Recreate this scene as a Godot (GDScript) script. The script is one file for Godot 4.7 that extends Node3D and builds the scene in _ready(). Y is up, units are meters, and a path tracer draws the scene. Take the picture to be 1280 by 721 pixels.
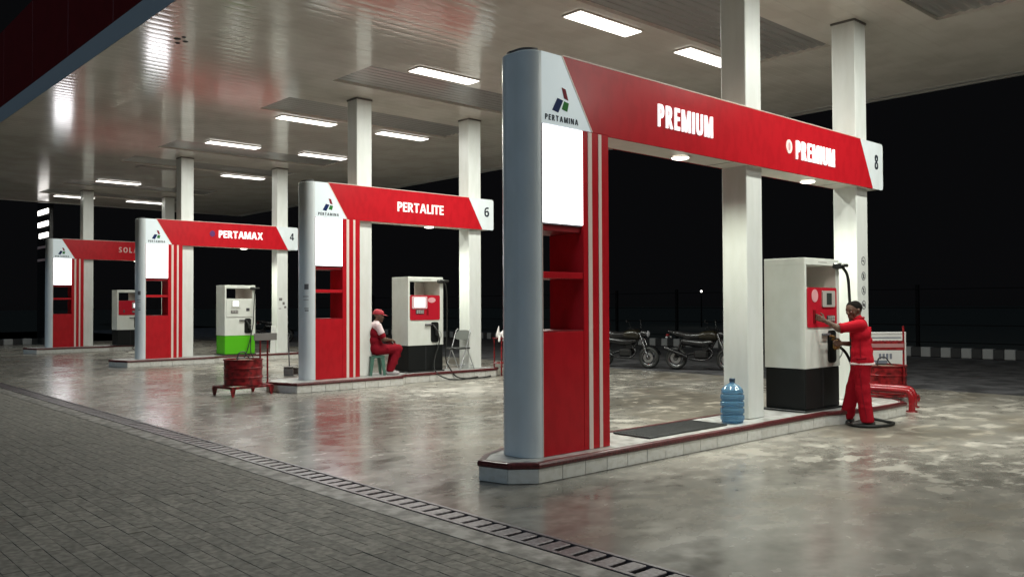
extends Node3D
# A fuel station forecourt at night. x runs along the islands, z across them, y is up, metres.

const CY := 5.60            # underside of the canopy
const ISL := 0.18           # island height
const TH := 0.453           # thickness of a portal
const FACE := [-5.49, -14.10, -22.91, -31.70]   # front face of each portal
const BAY := [-5.66, -14.28, -22.90, -31.55, 2.97]   # the last one lies beside the camera, out of the picture    # lamp grid centre of each bay
const C1 := [8.90, 9.24]    # columns along x
const C2 := [11.71, 12.05]
var M := {}
var used := {}
var boxes := {}
var cam_pos := Vector3(0, 1.55, 0)
var cam_basis := Basis()
const CAM_F := 1066.47

# ---------------------------------------------------------------- helpers
func lin(r: float, g: float, b: float, a := 1.0) -> Color:
	var c := Color(r, g, b).linear_to_srgb()
	c.a = a
	return c

func mk(called: String, c: Color, rough: float, metal := 0.0, spec := 0.5) -> StandardMaterial3D:
	var m := StandardMaterial3D.new()
	m.resource_name = called
	m.albedo_color = c
	m.roughness = rough
	m.metallic = metal
	m.metallic_specular = spec
	M[called] = m
	return m

func glow(called: String, c: Color, e: float) -> StandardMaterial3D:
	var m := mk(called, lin(0.7, 0.7, 0.7), 0.4)
	m.emission_enabled = true
	m.emission = c
	m.emission_energy_multiplier = e
	return m

func noise_tex(sd: int, freq: float, lo: Color, hi: Color, oct := 4, size := 512, a := 0.0, b := 1.0) -> NoiseTexture2D:
	var n := FastNoiseLite.new()
	n.seed = sd
	n.noise_type = FastNoiseLite.TYPE_SIMPLEX_SMOOTH
	n.frequency = freq
	n.fractal_octaves = oct
	var t := NoiseTexture2D.new()
	t.width = size
	t.height = size
	t.seamless = true
	t.noise = n
	var g := Gradient.new()
	g.offsets = PackedFloat32Array([a, b])
	g.colors = PackedColorArray([lo, hi])
	t.color_ramp = g
	return t

func worn(m: StandardMaterial3D, t: Texture2D, scale: Vector3, rt: Texture2D = null) -> void:
	m.albedo_texture = t
	m.uv1_triplanar = true
	m.uv1_world_triplanar = true
	m.uv1_scale = scale
	if rt:
		m.roughness_texture = rt
		m.roughness_texture_channel = BaseMaterial3D.TEXTURE_CHANNEL_RED

func numbered(called: String) -> String:
	var n: int = used.get(called, 0)
	used[called] = n + 1
	return called if n == 0 else "%s_%03d" % [called, n]

func tag(o: Node3D, label: String, category: String, group := "") -> Node3D:
	o.set_meta("label", label)
	o.set_meta("category", category)
	if group:
		o.set_meta("group", group)
	return o

func thing(called: String, label: String, category: String, at := Vector3.ZERO, turn := 0.0, group := "") -> Node3D:
	var o := Node3D.new()
	o.name = numbered(called)
	add_child(o)
	o.position = at
	o.rotation.y = turn
	tag(o, label, category, group)
	return o

func st() -> SurfaceTool:
	var s := SurfaceTool.new()
	s.begin(Mesh.PRIMITIVE_TRIANGLES)
	return s

func part_mesh(called: String, mesh: Mesh, m: Material, parent: Node3D, at := Vector3.ZERO) -> MeshInstance3D:
	var o := MeshInstance3D.new()
	o.name = called if parent != self else numbered(called)
	o.mesh = mesh
	o.material_override = m
	o.position = at
	parent.add_child(o, true)
	return o

func obj(called: String, s: SurfaceTool, m: Material, parent: Node3D) -> MeshInstance3D:
	return part_mesh(called, s.commit(), m, parent)

func struct(called: String, s: SurfaceTool, m: Material) -> MeshInstance3D:
	var o := obj(called, s, m, self)
	o.set_meta("kind", "structure")
	return o

func tri(s: SurfaceTool, a: Vector3, b: Vector3, c: Vector3, na: Vector3, nb: Vector3, nc: Vector3) -> void:
	# Godot draws clockwise fronts; put the corners so that the face looks along na
	if (a - c).cross(a - b).dot(na + nb + nc) < 0.0:
		var t := b; b = c; c = t
		t = nb; nb = nc; nc = t
	s.set_normal(na); s.set_uv(Vector2(a.x, a.z)); s.add_vertex(a)
	s.set_normal(nb); s.set_uv(Vector2(b.x, b.z)); s.add_vertex(b)
	s.set_normal(nc); s.set_uv(Vector2(c.x, c.z)); s.add_vertex(c)

func quad(s: SurfaceTool, a: Vector3, b: Vector3, c: Vector3, d: Vector3, n: Vector3) -> void:
	tri(s, a, b, c, n, n, n)
	tri(s, a, c, d, n, n, n)

func quadn(s: SurfaceTool, a: Vector3, b: Vector3, c: Vector3, d: Vector3, na: Vector3, nb: Vector3, nc: Vector3, nd: Vector3) -> void:
	tri(s, a, b, c, na, nb, nc)
	tri(s, a, c, d, na, nc, nd)

func bx(s: SurfaceTool, lo: Vector3, hi: Vector3, bev := 0.004, xf := Transform3D()) -> void:
	# a box with chamfered edges
	var c := (lo + hi) * 0.5
	var h := (hi - lo).abs() * 0.5
	bev = minf(bev, minf(h.x, minf(h.y, h.z)) * 0.6)
	for ax in 3:
		var u := (ax + 1) % 3
		var v := (ax + 2) % 3
		for sg in [-1.0, 1.0]:
			var n := Vector3.ZERO
			n[ax] = sg
			var p: Array[Vector3] = []
			for k in [[-1, -1], [1, -1], [1, 1], [-1, 1]]:
				var q := Vector3.ZERO
				q[ax] = sg * h[ax]
				q[u] = k[0] * (h[u] - bev)
				q[v] = k[1] * (h[v] - bev)
				p.append(xf * (c + q))
			quad(s, p[0], p[1], p[2], p[3], xf.basis * n)
		# the four edges that run along this axis
		for su in [-1.0, 1.0]:
			for sv in [-1.0, 1.0]:
				var n2 := Vector3.ZERO
				n2[u] = su
				n2[v] = sv
				var p: Array[Vector3] = []
				for k in [[-1, 0], [1, 0], [1, 1], [-1, 1]]:
					var q := Vector3.ZERO
					q[ax] = k[0] * (h[ax] - bev)
					q[u] = su * (h[u] - (bev if k[1] else 0.0))
					q[v] = sv * (h[v] - (0.0 if k[1] else bev))
					p.append(xf * (c + q))
				quad(s, p[0], p[1], p[2], p[3], (xf.basis * n2).normalized())
	for sx in [-1.0, 1.0]:
		for sy in [-1.0, 1.0]:
			for sz in [-1.0, 1.0]:
				var n3 := (xf.basis * Vector3(sx, sy, sz)).normalized()
				var a := Vector3(sx * h.x, sy * (h.y - bev), sz * (h.z - bev))
				var b := Vector3(sx * (h.x - bev), sy * h.y, sz * (h.z - bev))
				var d := Vector3(sx * (h.x - bev), sy * (h.y - bev), sz * h.z)
				tri(s, xf * (c + a), xf * (c + b), xf * (c + d), n3, n3, n3)

func box(called: String, lo: Vector3, hi: Vector3, m: Material, parent: Node3D, bev := 0.004) -> MeshInstance3D:
	var s := st()
	bx(s, lo, hi, bev)
	return obj(called, s, m, parent)

func tube(s: SurfaceTool, pts: Array, r: float, sides := 8, r2 := -1.0, caps := true) -> void:
	if r2 < 0.0:
		r2 = r
	var rings: Array = []
	var side := Vector3.ZERO
	for i in pts.size():
		var p: Vector3 = pts[i]
		var a: Vector3 = pts[maxi(i - 1, 0)]
		var b: Vector3 = pts[mini(i + 1, pts.size() - 1)]
		var t := (b - a).normalized()
		if side == Vector3.ZERO:
			side = t.cross(Vector3.UP if absf(t.y) < 0.9 else Vector3.RIGHT).normalized()
		else:
			side = (side - t * side.dot(t)).normalized()
		var up := side.cross(t)
		var rr := lerpf(r, r2, float(i) / maxf(1.0, pts.size() - 1))
		var ring: Array = []
		for k in sides:
			var ang := TAU * k / sides
			var n := side * cos(ang) + up * sin(ang)
			ring.append([p + n * rr, n])
		rings.append([ring, t, p])
	for i in rings.size() - 1:
		for k in sides:
			var a = rings[i][0][k]
			var b = rings[i][0][(k + 1) % sides]
			var c = rings[i + 1][0][(k + 1) % sides]
			var d = rings[i + 1][0][k]
			quadn(s, a[0], b[0], c[0], d[0], a[1], b[1], c[1], d[1])
	if caps:
		for e in [0, rings.size() - 1]:
			var n: Vector3 = rings[e][1] * (-1.0 if e == 0 else 1.0)
			for k in sides:
				tri(s, rings[e][2], rings[e][0][k][0], rings[e][0][(k + 1) % sides][0], n, n, n)

func curve(pts: Array, steps := 6) -> Array:
	# Catmull-Rom through the points
	var out: Array = []
	for i in pts.size() - 1:
		var p0: Vector3 = pts[maxi(i - 1, 0)]
		var p1: Vector3 = pts[i]
		var p2: Vector3 = pts[i + 1]
		var p3: Vector3 = pts[mini(i + 2, pts.size() - 1)]
		for k in steps:
			out.append(p1.cubic_interpolate(p2, p0, p3, float(k) / steps))
	out.append(pts[-1])
	return out

func lathe(s: SurfaceTool, prof: Array, sides := 24, xf := Transform3D()) -> void:
	for i in prof.size() - 1:
		var a: Vector2 = prof[i]
		var b: Vector2 = prof[i + 1]
		var dn := Vector2(b.y - a.y, a.x - b.x).normalized()
		for k in sides:
			var a0 := TAU * k / sides
			var a1 := TAU * (k + 1) / sides
			var n0 := Vector3(cos(a0) * dn.x, dn.y, sin(a0) * dn.x)
			var n1 := Vector3(cos(a1) * dn.x, dn.y, sin(a1) * dn.x)
			var p0 := xf * Vector3(cos(a0) * a.x, a.y, sin(a0) * a.x)
			var p1 := xf * Vector3(cos(a1) * a.x, a.y, sin(a1) * a.x)
			var p2 := xf * Vector3(cos(a1) * b.x, b.y, sin(a1) * b.x)
			var p3 := xf * Vector3(cos(a0) * b.x, b.y, sin(a0) * b.x)
			n0 = xf.basis * n0
			n1 = xf.basis * n1
			if a.x > 1e-5:
				tri(s, p0, p1, p2, n0, n1, n1)
			if b.x > 1e-5:
				tri(s, p0, p2, p3, n0, n1, n0)
			if a.x <= 1e-5 and b.x > 1e-5:
				pass

func prism(s: SurfaceTool, poly: PackedVector2Array, z0: float, z1: float, xf := Transform3D()) -> void:
	# a polygon in x and y, made thick along z
	var idx := Geometry2D.triangulate_polygon(poly)
	for f in [[z0, -1.0], [z1, 1.0]]:
		var n: Vector3 = (xf.basis * Vector3(0, 0, f[1])).normalized()
		for i in range(0, idx.size(), 3):
			tri(s, xf * Vector3(poly[idx[i]].x, poly[idx[i]].y, f[0]), xf * Vector3(poly[idx[i + 1]].x, poly[idx[i + 1]].y, f[0]), xf * Vector3(poly[idx[i + 2]].x, poly[idx[i + 2]].y, f[0]), n, n, n)
	var area := 0.0
	for i in poly.size():
		area += poly[i].cross(poly[(i + 1) % poly.size()])
	for i in poly.size():
		var a := poly[i]
		var b := poly[(i + 1) % poly.size()]
		var n := Vector3(b.y - a.y, a.x - b.x, 0).normalized() * signf(area)
		quad(s, xf * Vector3(a.x, a.y, z0), xf * Vector3(b.x, b.y, z0), xf * Vector3(b.x, b.y, z1), xf * Vector3(a.x, a.y, z1), xf.basis * n)

func pv(a: Array) -> PackedVector2Array:
	var o := PackedVector2Array()
	for i in range(0, a.size(), 2):
		o.append(Vector2(a[i], a[i + 1]))
	return o

func round_rect(x0: float, y0: float, x1: float, y1: float, r: float, n := 4) -> PackedVector2Array:
	var o := PackedVector2Array()
	for c in [[x1 - r, y0 + r, -PI / 2], [x1 - r, y1 - r, 0.0], [x0 + r, y1 - r, PI / 2], [x0 + r, y0 + r, PI]]:
		for k in n + 1:
			var a: float = c[2] + PI / 2 * k / n
			o.append(Vector2(c[0] + cos(a) * r, c[1] + sin(a) * r))
	return o

func disc(x: float, y: float, rx: float, ry: float, n := 20) -> PackedVector2Array:
	var o := PackedVector2Array()
	for k in n:
		o.append(Vector2(x + cos(TAU * k / n) * rx, y + sin(TAU * k / n) * ry))
	return o

# letters on a face that looks along +z: each letter is a part of its own
func lettering(parent: Node3D, text: String, x0: float, x1: float, y0: float, h: float, z: float, depth: float, m: Material, gap := 0.0, face := "Droid Sans", bold := true) -> void:
	var f := SystemFont.new()
	f.font_names = PackedStringArray([face])
	f.font_weight = 700 if bold else 400
	var list: Array = []
	var total := 0.0
	for ch in text:
		var key := "%s|%s|%s|%s" % [ch, face, bold, depth]
		if ch == "I" and not boxes.has(key):
			var bm := BoxMesh.new()
			bm.size = Vector3(0.17, 0.71, depth)
			boxes[key] = [bm, AABB(Vector3(-0.085, -0.355, -depth / 2), bm.size)]
		elif not boxes.has(key):
			var tm := TextMesh.new()
			tm.text = ch
			tm.font = f
			tm.font_size = 64
			tm.pixel_size = 1.0 / 64
			tm.depth = depth
			tm.curve_step = 2.0
			boxes[key] = [tm, tm.get_aabb()]
		var bb: AABB = boxes[key][1]
		list.append([boxes[key][0], bb])
		total += bb.size.x
	total += gap * (list.size() - 1)
	var sx := (x1 - x0) / total
	var x := x0
	for e in list:
		var bb: AABB = e[1]
		var o := part_mesh("letter", e[0], m, parent)
		var sy := h / bb.size.y
		o.scale = Vector3(sx, sy, 1)
		o.position = Vector3(x - bb.position.x * sx, y0 - bb.position.y * sy, z)
		x += (bb.size.x + gap) * sx

# ---------------------------------------------------------------- bodies: one skin over tapered bones
func blob(bones: Array, cell: float, k: float, s: SurfaceTool, clips: Array = [], xf := Transform3D()) -> void:
	var lo := Vector3(1e9, 1e9, 1e9)
	var hi := -lo
	var A := PackedVector3Array()
	var D := PackedVector3Array()
	var LL := PackedFloat32Array()
	var R0 := PackedFloat32Array()
	var R1 := PackedFloat32Array()
	for b in bones:
		var p: Vector3 = b[0]
		var q: Vector3 = b[1]
		var r: float = maxf(b[2], b[3]) + cell * 2.0
		lo = lo.min(p - Vector3.ONE * r).min(q - Vector3.ONE * r)
		hi = hi.max(p + Vector3.ONE * r).max(q + Vector3.ONE * r)
		A.append(p)
		D.append(q - p)
		LL.append(maxf((q - p).length_squared(), 1e-9))
		R0.append(b[2])
		R1.append(b[3] - b[2])
	var B := 4
	var nb := Vector3i(((hi - lo) / (cell * B)).ceil())
	var nx := nb.x * B + 1
	var ny := nb.y * B + 1
	var nz := nb.z * B + 1
	var val := PackedFloat32Array()
	val.resize(nx * ny * nz)
	val.fill(9.0)
	var half := cell * B * 0.87
	var nbones := A.size()
	var marked: Array = []
	for bz in nb.z:
		for by in nb.y:
			for bxx in nb.x:
				var c := lo + Vector3(bxx + 0.5, by + 0.5, bz + 0.5) * cell * B
				var near := PackedInt32Array()
				var dm := 9.0
				for i in nbones:
					var w := c - A[i]
					var t := clampf(w.dot(D[i]) / LL[i], 0.0, 1.0)
					var d := (w - D[i] * t).length() - (R0[i] + R1[i] * t)
					dm = minf(dm, d)
					if d < half + k + cell:
						near.append(i)
				if dm > half + k or dm < -half - k - 0.02:
					if dm < 0.0:
						for z in B + 1:
							for y in B + 1:
								for x in B + 1:
									var ii := ((bz * B + z) * ny + by * B + y) * nx + bxx * B + x
									if val[ii] > 8.0:
										val[ii] = -1.0
					continue
				marked.append(Vector3i(bxx, by, bz))
				for z in B + 1:
					for y in B + 1:
						for x in B + 1:
							var gi := ((bz * B + z) * ny + by * B + y) * nx + bxx * B + x
							var p := lo + Vector3(bxx * B + x, by * B + y, bz * B + z) * cell
							var v := 9.0
							for i in near:
								var w := p - A[i]
								var t := clampf(w.dot(D[i]) / LL[i], 0.0, 1.0)
								var d := (w - D[i] * t).length() - (R0[i] + R1[i] * t)
								var h := maxf(k - absf(d - v), 0.0) / k
								v = minf(d, v) - h * h * k * 0.25
							for cl in clips:
								v = maxf(v, cl[0].dot(p) - cl[1])
							val[gi] = v
	var vert := {}
	var P := PackedVector3Array()
	var N := PackedVector3Array()
	var off := [0, 1, nx, nx + 1, nx * ny, nx * ny + 1, nx * ny + nx, nx * ny + nx + 1]
	var ed := [[0, 1], [2, 3], [4, 5], [6, 7], [0, 2], [1, 3], [4, 6], [5, 7], [0, 4], [1, 5], [2, 6], [3, 7]]
	var cn: Array[Vector3] = []
	for i in 8:
		cn.append(Vector3(i & 1, (i >> 1) & 1, i >> 2))
	for blk in marked:
		for z in B:
			for y in B:
				for x in B:
					var gx: int = blk.x * B + x
					var gy: int = blk.y * B + y
					var gz: int = blk.z * B + z
					var g0: int = (gz * ny + gy) * nx + gx
					var neg := 0
					var vv := PackedFloat32Array()
					for i in 8:
						var q: float = val[g0 + off[i]]
						vv.append(q)
						if q < 0.0:
							neg += 1
					if neg == 0 or neg == 8:
						continue
					var sum := Vector3.ZERO
					var cnt := 0
					for e in ed:
						var a: float = vv[e[0]]
						var b: float = vv[e[1]]
						if (a < 0.0) != (b < 0.0):
							sum += cn[e[0]].lerp(cn[e[1]], a / (a - b))
							cnt += 1
					var n := Vector3(vv[1] + vv[3] + vv[5] + vv[7] - vv[0] - vv[2] - vv[4] - vv[6], vv[2] + vv[3] + vv[6] + vv[7] - vv[0] - vv[1] - vv[4] - vv[5], vv[4] + vv[5] + vv[6] + vv[7] - vv[0] - vv[1] - vv[2] - vv[3])
					vert[g0] = P.size()
					P.append(xf * (lo + (Vector3(gx, gy, gz) + sum / cnt) * cell))
					N.append((xf.basis * n).normalized())
	var step := [1, nx, nx * ny]
	for g0 in vert:
		for ax in 3:
			var u: int = step[(ax + 1) % 3]
			var w: int = step[(ax + 2) % 3]
			if (val[g0] < 0.0) != (val[g0 + step[ax]] < 0.0):
				var i1 = vert.get(g0 - u)
				var i2 = vert.get(g0 - u - w)
				var i3 = vert.get(g0 - w)
				if i1 == null or i2 == null or i3 == null:
					continue
				var i0: int = vert[g0]
				tri(s, P[i0], P[i1], P[i2], N[i0], N[i1], N[i2])
				tri(s, P[i0], P[i2], P[i3], N[i0], N[i2], N[i3])

func hand_bones(w: Vector3, dir: Vector3, palm_n: Vector3, thumb: Vector3, curl: float) -> Array:
	# wrist, the way the hand points, the way the palm looks, the thumb's side; curl bends the fingers
	var out: Array = []
	var d := dir.normalized()
	var t := (thumb - d * thumb.dot(d)).normalized()
	var p := (palm_n - d * palm_n.dot(d) - t * palm_n.dot(t)).normalized()
	var lens := [0.066, 0.074, 0.069, 0.055]
	for i in 4:
		var sp: float = (1.5 - i) * 0.0195
		var base: Vector3 = w + d * 0.012 + t * sp * 0.6
		var kn: Vector3 = w + d * (0.083 - absf(i - 1.0) * 0.004) + t * sp
		out.append([base, kn, 0.014, 0.0105])
		var q := kn
		var ang := curl * (0.5 + 0.12 * i)
		for j in 3:
			var L: float = lens[i] * [0.45, 0.32, 0.25][j]
			var v := d * cos(ang) + p * sin(ang)
			out.append([q, q + v * L, 0.0096 - j * 0.0008, 0.0088 - j * 0.001])
			q += v * L
			ang += curl * 0.75
	var tb := w + d * 0.022 + t * 0.024
	var t1 := tb + (d * 0.55 + t * 0.75 + p * 0.25).normalized() * 0.042
	var t2 := t1 + (d * 0.85 + t * 0.25 + p * 0.4 * curl).normalized() * 0.034
	out.append([tb, t1, 0.0135, 0.0105])
	out.append([t1, t2, 0.0105, 0.0085])
	return out

func head_bones(c: Vector3, f: Vector3, u: Vector3) -> Array:
	# c is the middle of the head, f where it looks, u its crown
	var r := f.cross(u).normalized()
	return [
		[c + u * 0.035 - f * 0.022, c + u * 0.03 + f * 0.02, 0.084, 0.078],
		[c - u * 0.03 + f * 0.015, c - u * 0.075 + f * 0.052, 0.064, 0.036],
		[c + f * 0.088 + u * 0.012, c + f * 0.106 - u * 0.022, 0.009, 0.0145],
		[c + f * 0.09 - u * 0.024 - r * 0.011, c + f * 0.09 - u * 0.024 + r * 0.011, 0.010, 0.010],
		[c + f * 0.080 + u * 0.026 - r * 0.036, c + f * 0.080 + u * 0.026 + r * 0.036, 0.013, 0.013],
		[c + f * 0.082 - u * 0.050 - r * 0.018, c + f * 0.082 - u * 0.050 + r * 0.018, 0.0085, 0.0085],
		[c + f * 0.079 - u * 0.061 - r * 0.014, c + f * 0.079 - u * 0.061 + r * 0.014, 0.0095, 0.0095],
		[c + f * 0.058 - u * 0.012 - r * 0.045, c + f * 0.05 - u * 0.03 - r * 0.042, 0.022, 0.02],
		[c + f * 0.058 - u * 0.012 + r * 0.045, c + f * 0.05 - u * 0.03 + r * 0.042, 0.022, 0.02],
		[c - r * 0.083 + u * 0.014, c - r * 0.079 - u * 0.02, 0.013, 0.008],
		[c + r * 0.083 + u * 0.014, c + r * 0.079 - u * 0.02, 0.013, 0.008],
		[c - u * 0.04 - f * 0.03, c - u * 0.11 - f * 0.035, 0.06, 0.052]]

func face_parts(o: Node3D, c: Vector3, f: Vector3, u: Vector3) -> void:
	var r := f.cross(u).normalized()
	for sg in [-1.0, 1.0]:
		var e := st()
		blob([[c + f * 0.0835 + u * 0.004 + r * 0.031 * sg, c + f * 0.0845 + u * 0.004 + r * 0.034 * sg, 0.0105, 0.0105]], 0.0035, 0.002, e)
		var eye := obj("eye", e, M.eye_white, o)
		var pu := st()
		blob([[c + f * 0.0925 + u * 0.004 + r * 0.032 * sg, c + f * 0.093 + u * 0.004 + r * 0.032 * sg, 0.0048, 0.0048]], 0.002, 0.001, pu)
		obj("pupil", pu, M.hair, eye)
		var br := st()
		tube(br, [c + f * 0.092 + u * 0.027 + r * 0.014 * sg, c + f * 0.094 + u * 0.032 + r * 0.03 * sg, c + f * 0.084 + u * 0.028 + r * 0.046 * sg], 0.004, 6)
		obj("eyebrow", br, M.hair, o)
	var li := st()
	tube(li, [c + f * 0.086 - u * 0.0555 - r * 0.022, c + f * 0.0915 - u * 0.0545, c + f * 0.086 - u * 0.0555 + r * 0.022], 0.0035, 6)
	obj("mouth", li, M.lip, o)

# ================================================================ the scene
func _ready() -> void:
	# ---- camera
	var yaw := deg_to_rad(42.3746)
	var pit := deg_to_rad(1.0986)
	var rol := deg_to_rad(-0.2413)
	var fw := Vector3(sin(yaw) * cos(pit), sin(pit), -cos(yaw) * cos(pit))
	var rt := Vector3(cos(yaw), 0, sin(yaw))
	var up := rt.cross(fw)
	var rt2 := rt * cos(rol) + up * sin(rol)
	var up2 := up * cos(rol) - rt * sin(rol)
	cam_basis = Basis(rt2, up2, -fw)
	var cam := Camera3D.new()
	cam.name = "camera"
	cam.transform = Transform3D(cam_basis, cam_pos)
	cam.fov = rad_to_deg(2.0 * atan(360.5 / CAM_F))
	cam.near = 0.05
	cam.far = 900.0
	cam.current = true
	add_child(cam)
	# ---- sky, moon, exposure
	var env := Environment.new()
	env.background_mode = Environment.BG_SKY
	var sm := ProceduralSkyMaterial.new()
	sm.sky_top_color = Color(0.034, 0.035, 0.040)
	sm.sky_horizon_color = Color(0.036, 0.037, 0.042)
	sm.ground_horizon_color = Color(0.034, 0.035, 0.038)
	sm.ground_bottom_color = Color(0.03, 0.03, 0.03)
	sm.sun_angle_max = 1.0
	var sky := Sky.new()
	sky.sky_material = sm
	env.sky = sky
	env.background_energy_multiplier = 1.0
	env.tonemap_mode = Environment.TONE_MAPPER_LINEAR
	env.tonemap_exposure = 1.0
	env.sdfgi_enabled = true
	env.ssao_enabled = true
	env.ssil_enabled = true
	var we := WorldEnvironment.new()
	we.name = "environment"
	we.environment = env
	add_child(we)
	var moon := DirectionalLight3D.new()
	moon.name = "moon"
	moon.light_energy = 0.135
	moon.light_color = Color(0.80, 0.91, 1.0)
	moon.light_angular_distance = 12.0
	moon.shadow_enabled = true
	add_child(moon)
	moon.look_at_from_position(Vector3.ZERO, Vector3(0.80, -0.62, -0.28), Vector3.UP)

	materials()
	ground()
	canopy()
	columns()
	for i in 4:
		portal(i)
	for i in 4:
		island(i)
	lamps()
	pumps()
	forecourt_things()
	people()
	far_things()

func materials() -> void:
	var grime := noise_tex(3, 0.012, Color(0.972, 0.972, 0.965), Color(1, 1, 1), 5, 512, 0.2, 0.7)
	var m := mk("white_paint", lin(0.70, 0.72, 0.69), 0.34)
	worn(m, grime, Vector3(0.9, 0.22, 0.9))
	m = mk("panel_white", lin(0.70, 0.75, 0.77), 0.24)
	worn(m, grime, Vector3(0.5, 0.25, 0.5))
	m = mk("soffit_white", lin(0.60, 0.58, 0.52), 0.4)
	worn(m, grime, Vector3(0.8, 0.8, 0.8))
	var dust := noise_tex(9, 0.02, Color(0.955, 0.95, 0.95), Color(1, 1, 1), 5, 512, 0.3, 0.6)
	m = mk("red_panel", lin(0.45, 0.011, 0.018), 0.24, 0.0, 0.34)
	worn(m, dust, Vector3(0.6, 0.3, 0.6))
	m = mk("red_dark", lin(0.20, 0.006, 0.010), 0.4, 0.0, 0.3)
	mk("stripe_pink", lin(0.75, 0.60, 0.54), 0.3)
	mk("frame_grey", lin(0.12, 0.12, 0.13), 0.4)
	mk("cap_dark", lin(0.05, 0.05, 0.055), 0.5)
	m = mk("ceiling_paint", lin(0.66, 0.635, 0.575), 0.12, 0.0, 0.46)
	var cd := noise_tex(21, 0.008, Color(0.95, 0.945, 0.94), Color(1, 1, 1), 5, 512, 0.3, 0.65)
	worn(m, cd, Vector3(0.2, 0.2, 0.2))
	m = mk("skylight", lin(0.27, 0.27, 0.26), 0.16, 0.0, 0.6)
	mk("trim_metal", lin(0.42, 0.42, 0.40), 0.35, 0.3)
	m = mk("fascia_red", lin(0.12, 0.006, 0.008), 0.45)
	worn(m, dust, Vector3(0.2, 0.2, 0.2))
	m = mk("cove_white", lin(0.42, 0.49, 0.55), 0.4)
	glow("lamp_glow", Color(1.0, 0.98, 0.95), 3.2)
	mk("lamp_off", lin(0.30, 0.29, 0.27), 0.4)
	glow("box_glow", Color(1.0, 0.985, 1.0), 3.2)
	m = glow("head_glow", Color(0.88, 0.97, 1.0), 0.20)
	m.albedo_color = lin(0.66, 0.71, 0.73)
	m.roughness = 0.3
	glow("letter_glow", Color(1.0, 0.95, 0.95), 0.9)
	glow("letter_soft", Color(1.0, 0.86, 0.84), 0.62)
	mk("letter_dim", lin(0.62, 0.42, 0.40), 0.4)
	glow("emblem_glow", Color(1.0, 0.42, 0.26), 0.35)
	glow("red_lamp", Color(1.0, 0.3, 0.18), 0.12)
	mk("emblem_dark", lin(0.10, 0.02, 0.12), 0.3)
	glow("down_glow", Color(1.0, 0.98, 0.92), 4.0)
	mk("ink", lin(0.025, 0.03, 0.04), 0.6, 0.0, 0.2)
	mk("logo_red", lin(0.22, 0.022, 0.035), 0.6, 0.0, 0.2)
	mk("logo_blue", lin(0.008, 0.022, 0.10), 0.6, 0.0, 0.2)
	mk("logo_green", lin(0.03, 0.19, 0.04), 0.6, 0.0, 0.2)
	m = mk("tile_white", lin(0.62, 0.61, 0.57), 0.25)
	worn(m, noise_tex(5, 0.02, Color(0.95, 0.945, 0.93), Color(1, 1, 1), 5, 512, 0.25, 0.6), Vector3(1.1, 1.1, 1.1))
	m = mk("tile_white_b", lin(0.58, 0.57, 0.53), 0.28)
	worn(m, M.tile_white.albedo_texture, Vector3(0.9, 0.9, 0.9))
	m = mk("tile_white_c", lin(0.65, 0.64, 0.60), 0.22)
	worn(m, M.tile_white.albedo_texture, Vector3(1.3, 1.3, 1.3))
	m = mk("island_top", lin(0.46, 0.46, 0.44), 0.35)
	worn(m, noise_tex(6, 0.015, Color(0.82, 0.81, 0.80), Color(1, 1, 1), 6, 512, 0.2, 0.65), Vector3(0.7, 0.7, 0.7))
	m = mk("nosing_red", lin(0.115, 0.022, 0.024), 0.32)
	worn(m, noise_tex(7, 0.03, Color(0.6, 0.55, 0.55), Color(1, 1, 1), 5, 512, 0.25, 0.6), Vector3(1.5, 1.5, 1.5))
	mk("grout", lin(0.10, 0.095, 0.085), 0.8)
	m = mk("pump_white", lin(0.68, 0.70, 0.65), 0.3)
	worn(m, grime, Vector3(0.6, 0.4, 0.6))
	mk("pump_beige", lin(0.55, 0.47, 0.43), 0.4)
	mk("pump_black", lin(0.010, 0.011, 0.011), 0.45, 0.0, 0.3)
	m = mk("pump_green", lin(0.09, 0.46, 0.01), 0.3)
	m = mk("pump_red", lin(0.45, 0.014, 0.028), 0.18)
	mk("lcd", lin(0.04, 0.05, 0.045), 0.15)
	mk("bezel", lin(0.42, 0.40, 0.37), 0.3)
	mk("bezel_pink", lin(0.70, 0.50, 0.52), 0.3)
	mk("sticker_pink", lin(0.70, 0.34, 0.36), 0.4)
	mk("sticker_dim", lin(0.36, 0.17, 0.17), 0.5)
	mk("steel_dull", lin(0.20, 0.21, 0.20), 0.35, 0.6)
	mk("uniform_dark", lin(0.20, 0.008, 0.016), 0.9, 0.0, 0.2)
	glow("screen_glow", Color(1.0, 0.98, 1.0), 1.6)
	mk("rubber", lin(0.018, 0.019, 0.018), 0.42)
	mk("hose_rubber", lin(0.016, 0.017, 0.015), 0.5, 0.0, 0.35)
	mk("brass", lin(0.34, 0.20, 0.06), 0.35, 0.4)
	mk("steel", lin(0.45, 0.46, 0.47), 0.28, 0.9)
	mk("chrome", lin(0.26, 0.27, 0.28), 0.25, 1.0)
	m = mk("grate_steel", lin(0.17, 0.155, 0.165), 0.42, 0.3)
	worn(m, noise_tex(12, 0.05, Color(0.6, 0.55, 0.55), Color(1, 1, 1), 4, 256), Vector3(2, 2, 2))
	mk("pit", lin(0.012, 0.011, 0.012), 0.8)
	m = mk("drum_red", lin(0.27, 0.012, 0.016), 0.3)
	worn(m, noise_tex(13, 0.02, Color(0.55, 0.5, 0.5), Color(1, 1, 1), 5, 256, 0.3, 0.6), Vector3(1.6, 1.6, 1.6))
	mk("pipe_red", lin(0.25, 0.010, 0.014), 0.25)
	mk("dirty_grey", lin(0.16, 0.15, 0.14), 0.6)
	mk("sand", lin(0.30, 0.22, 0.16), 0.9)
	mk("board_white", lin(0.62, 0.62, 0.60), 0.35)
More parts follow.
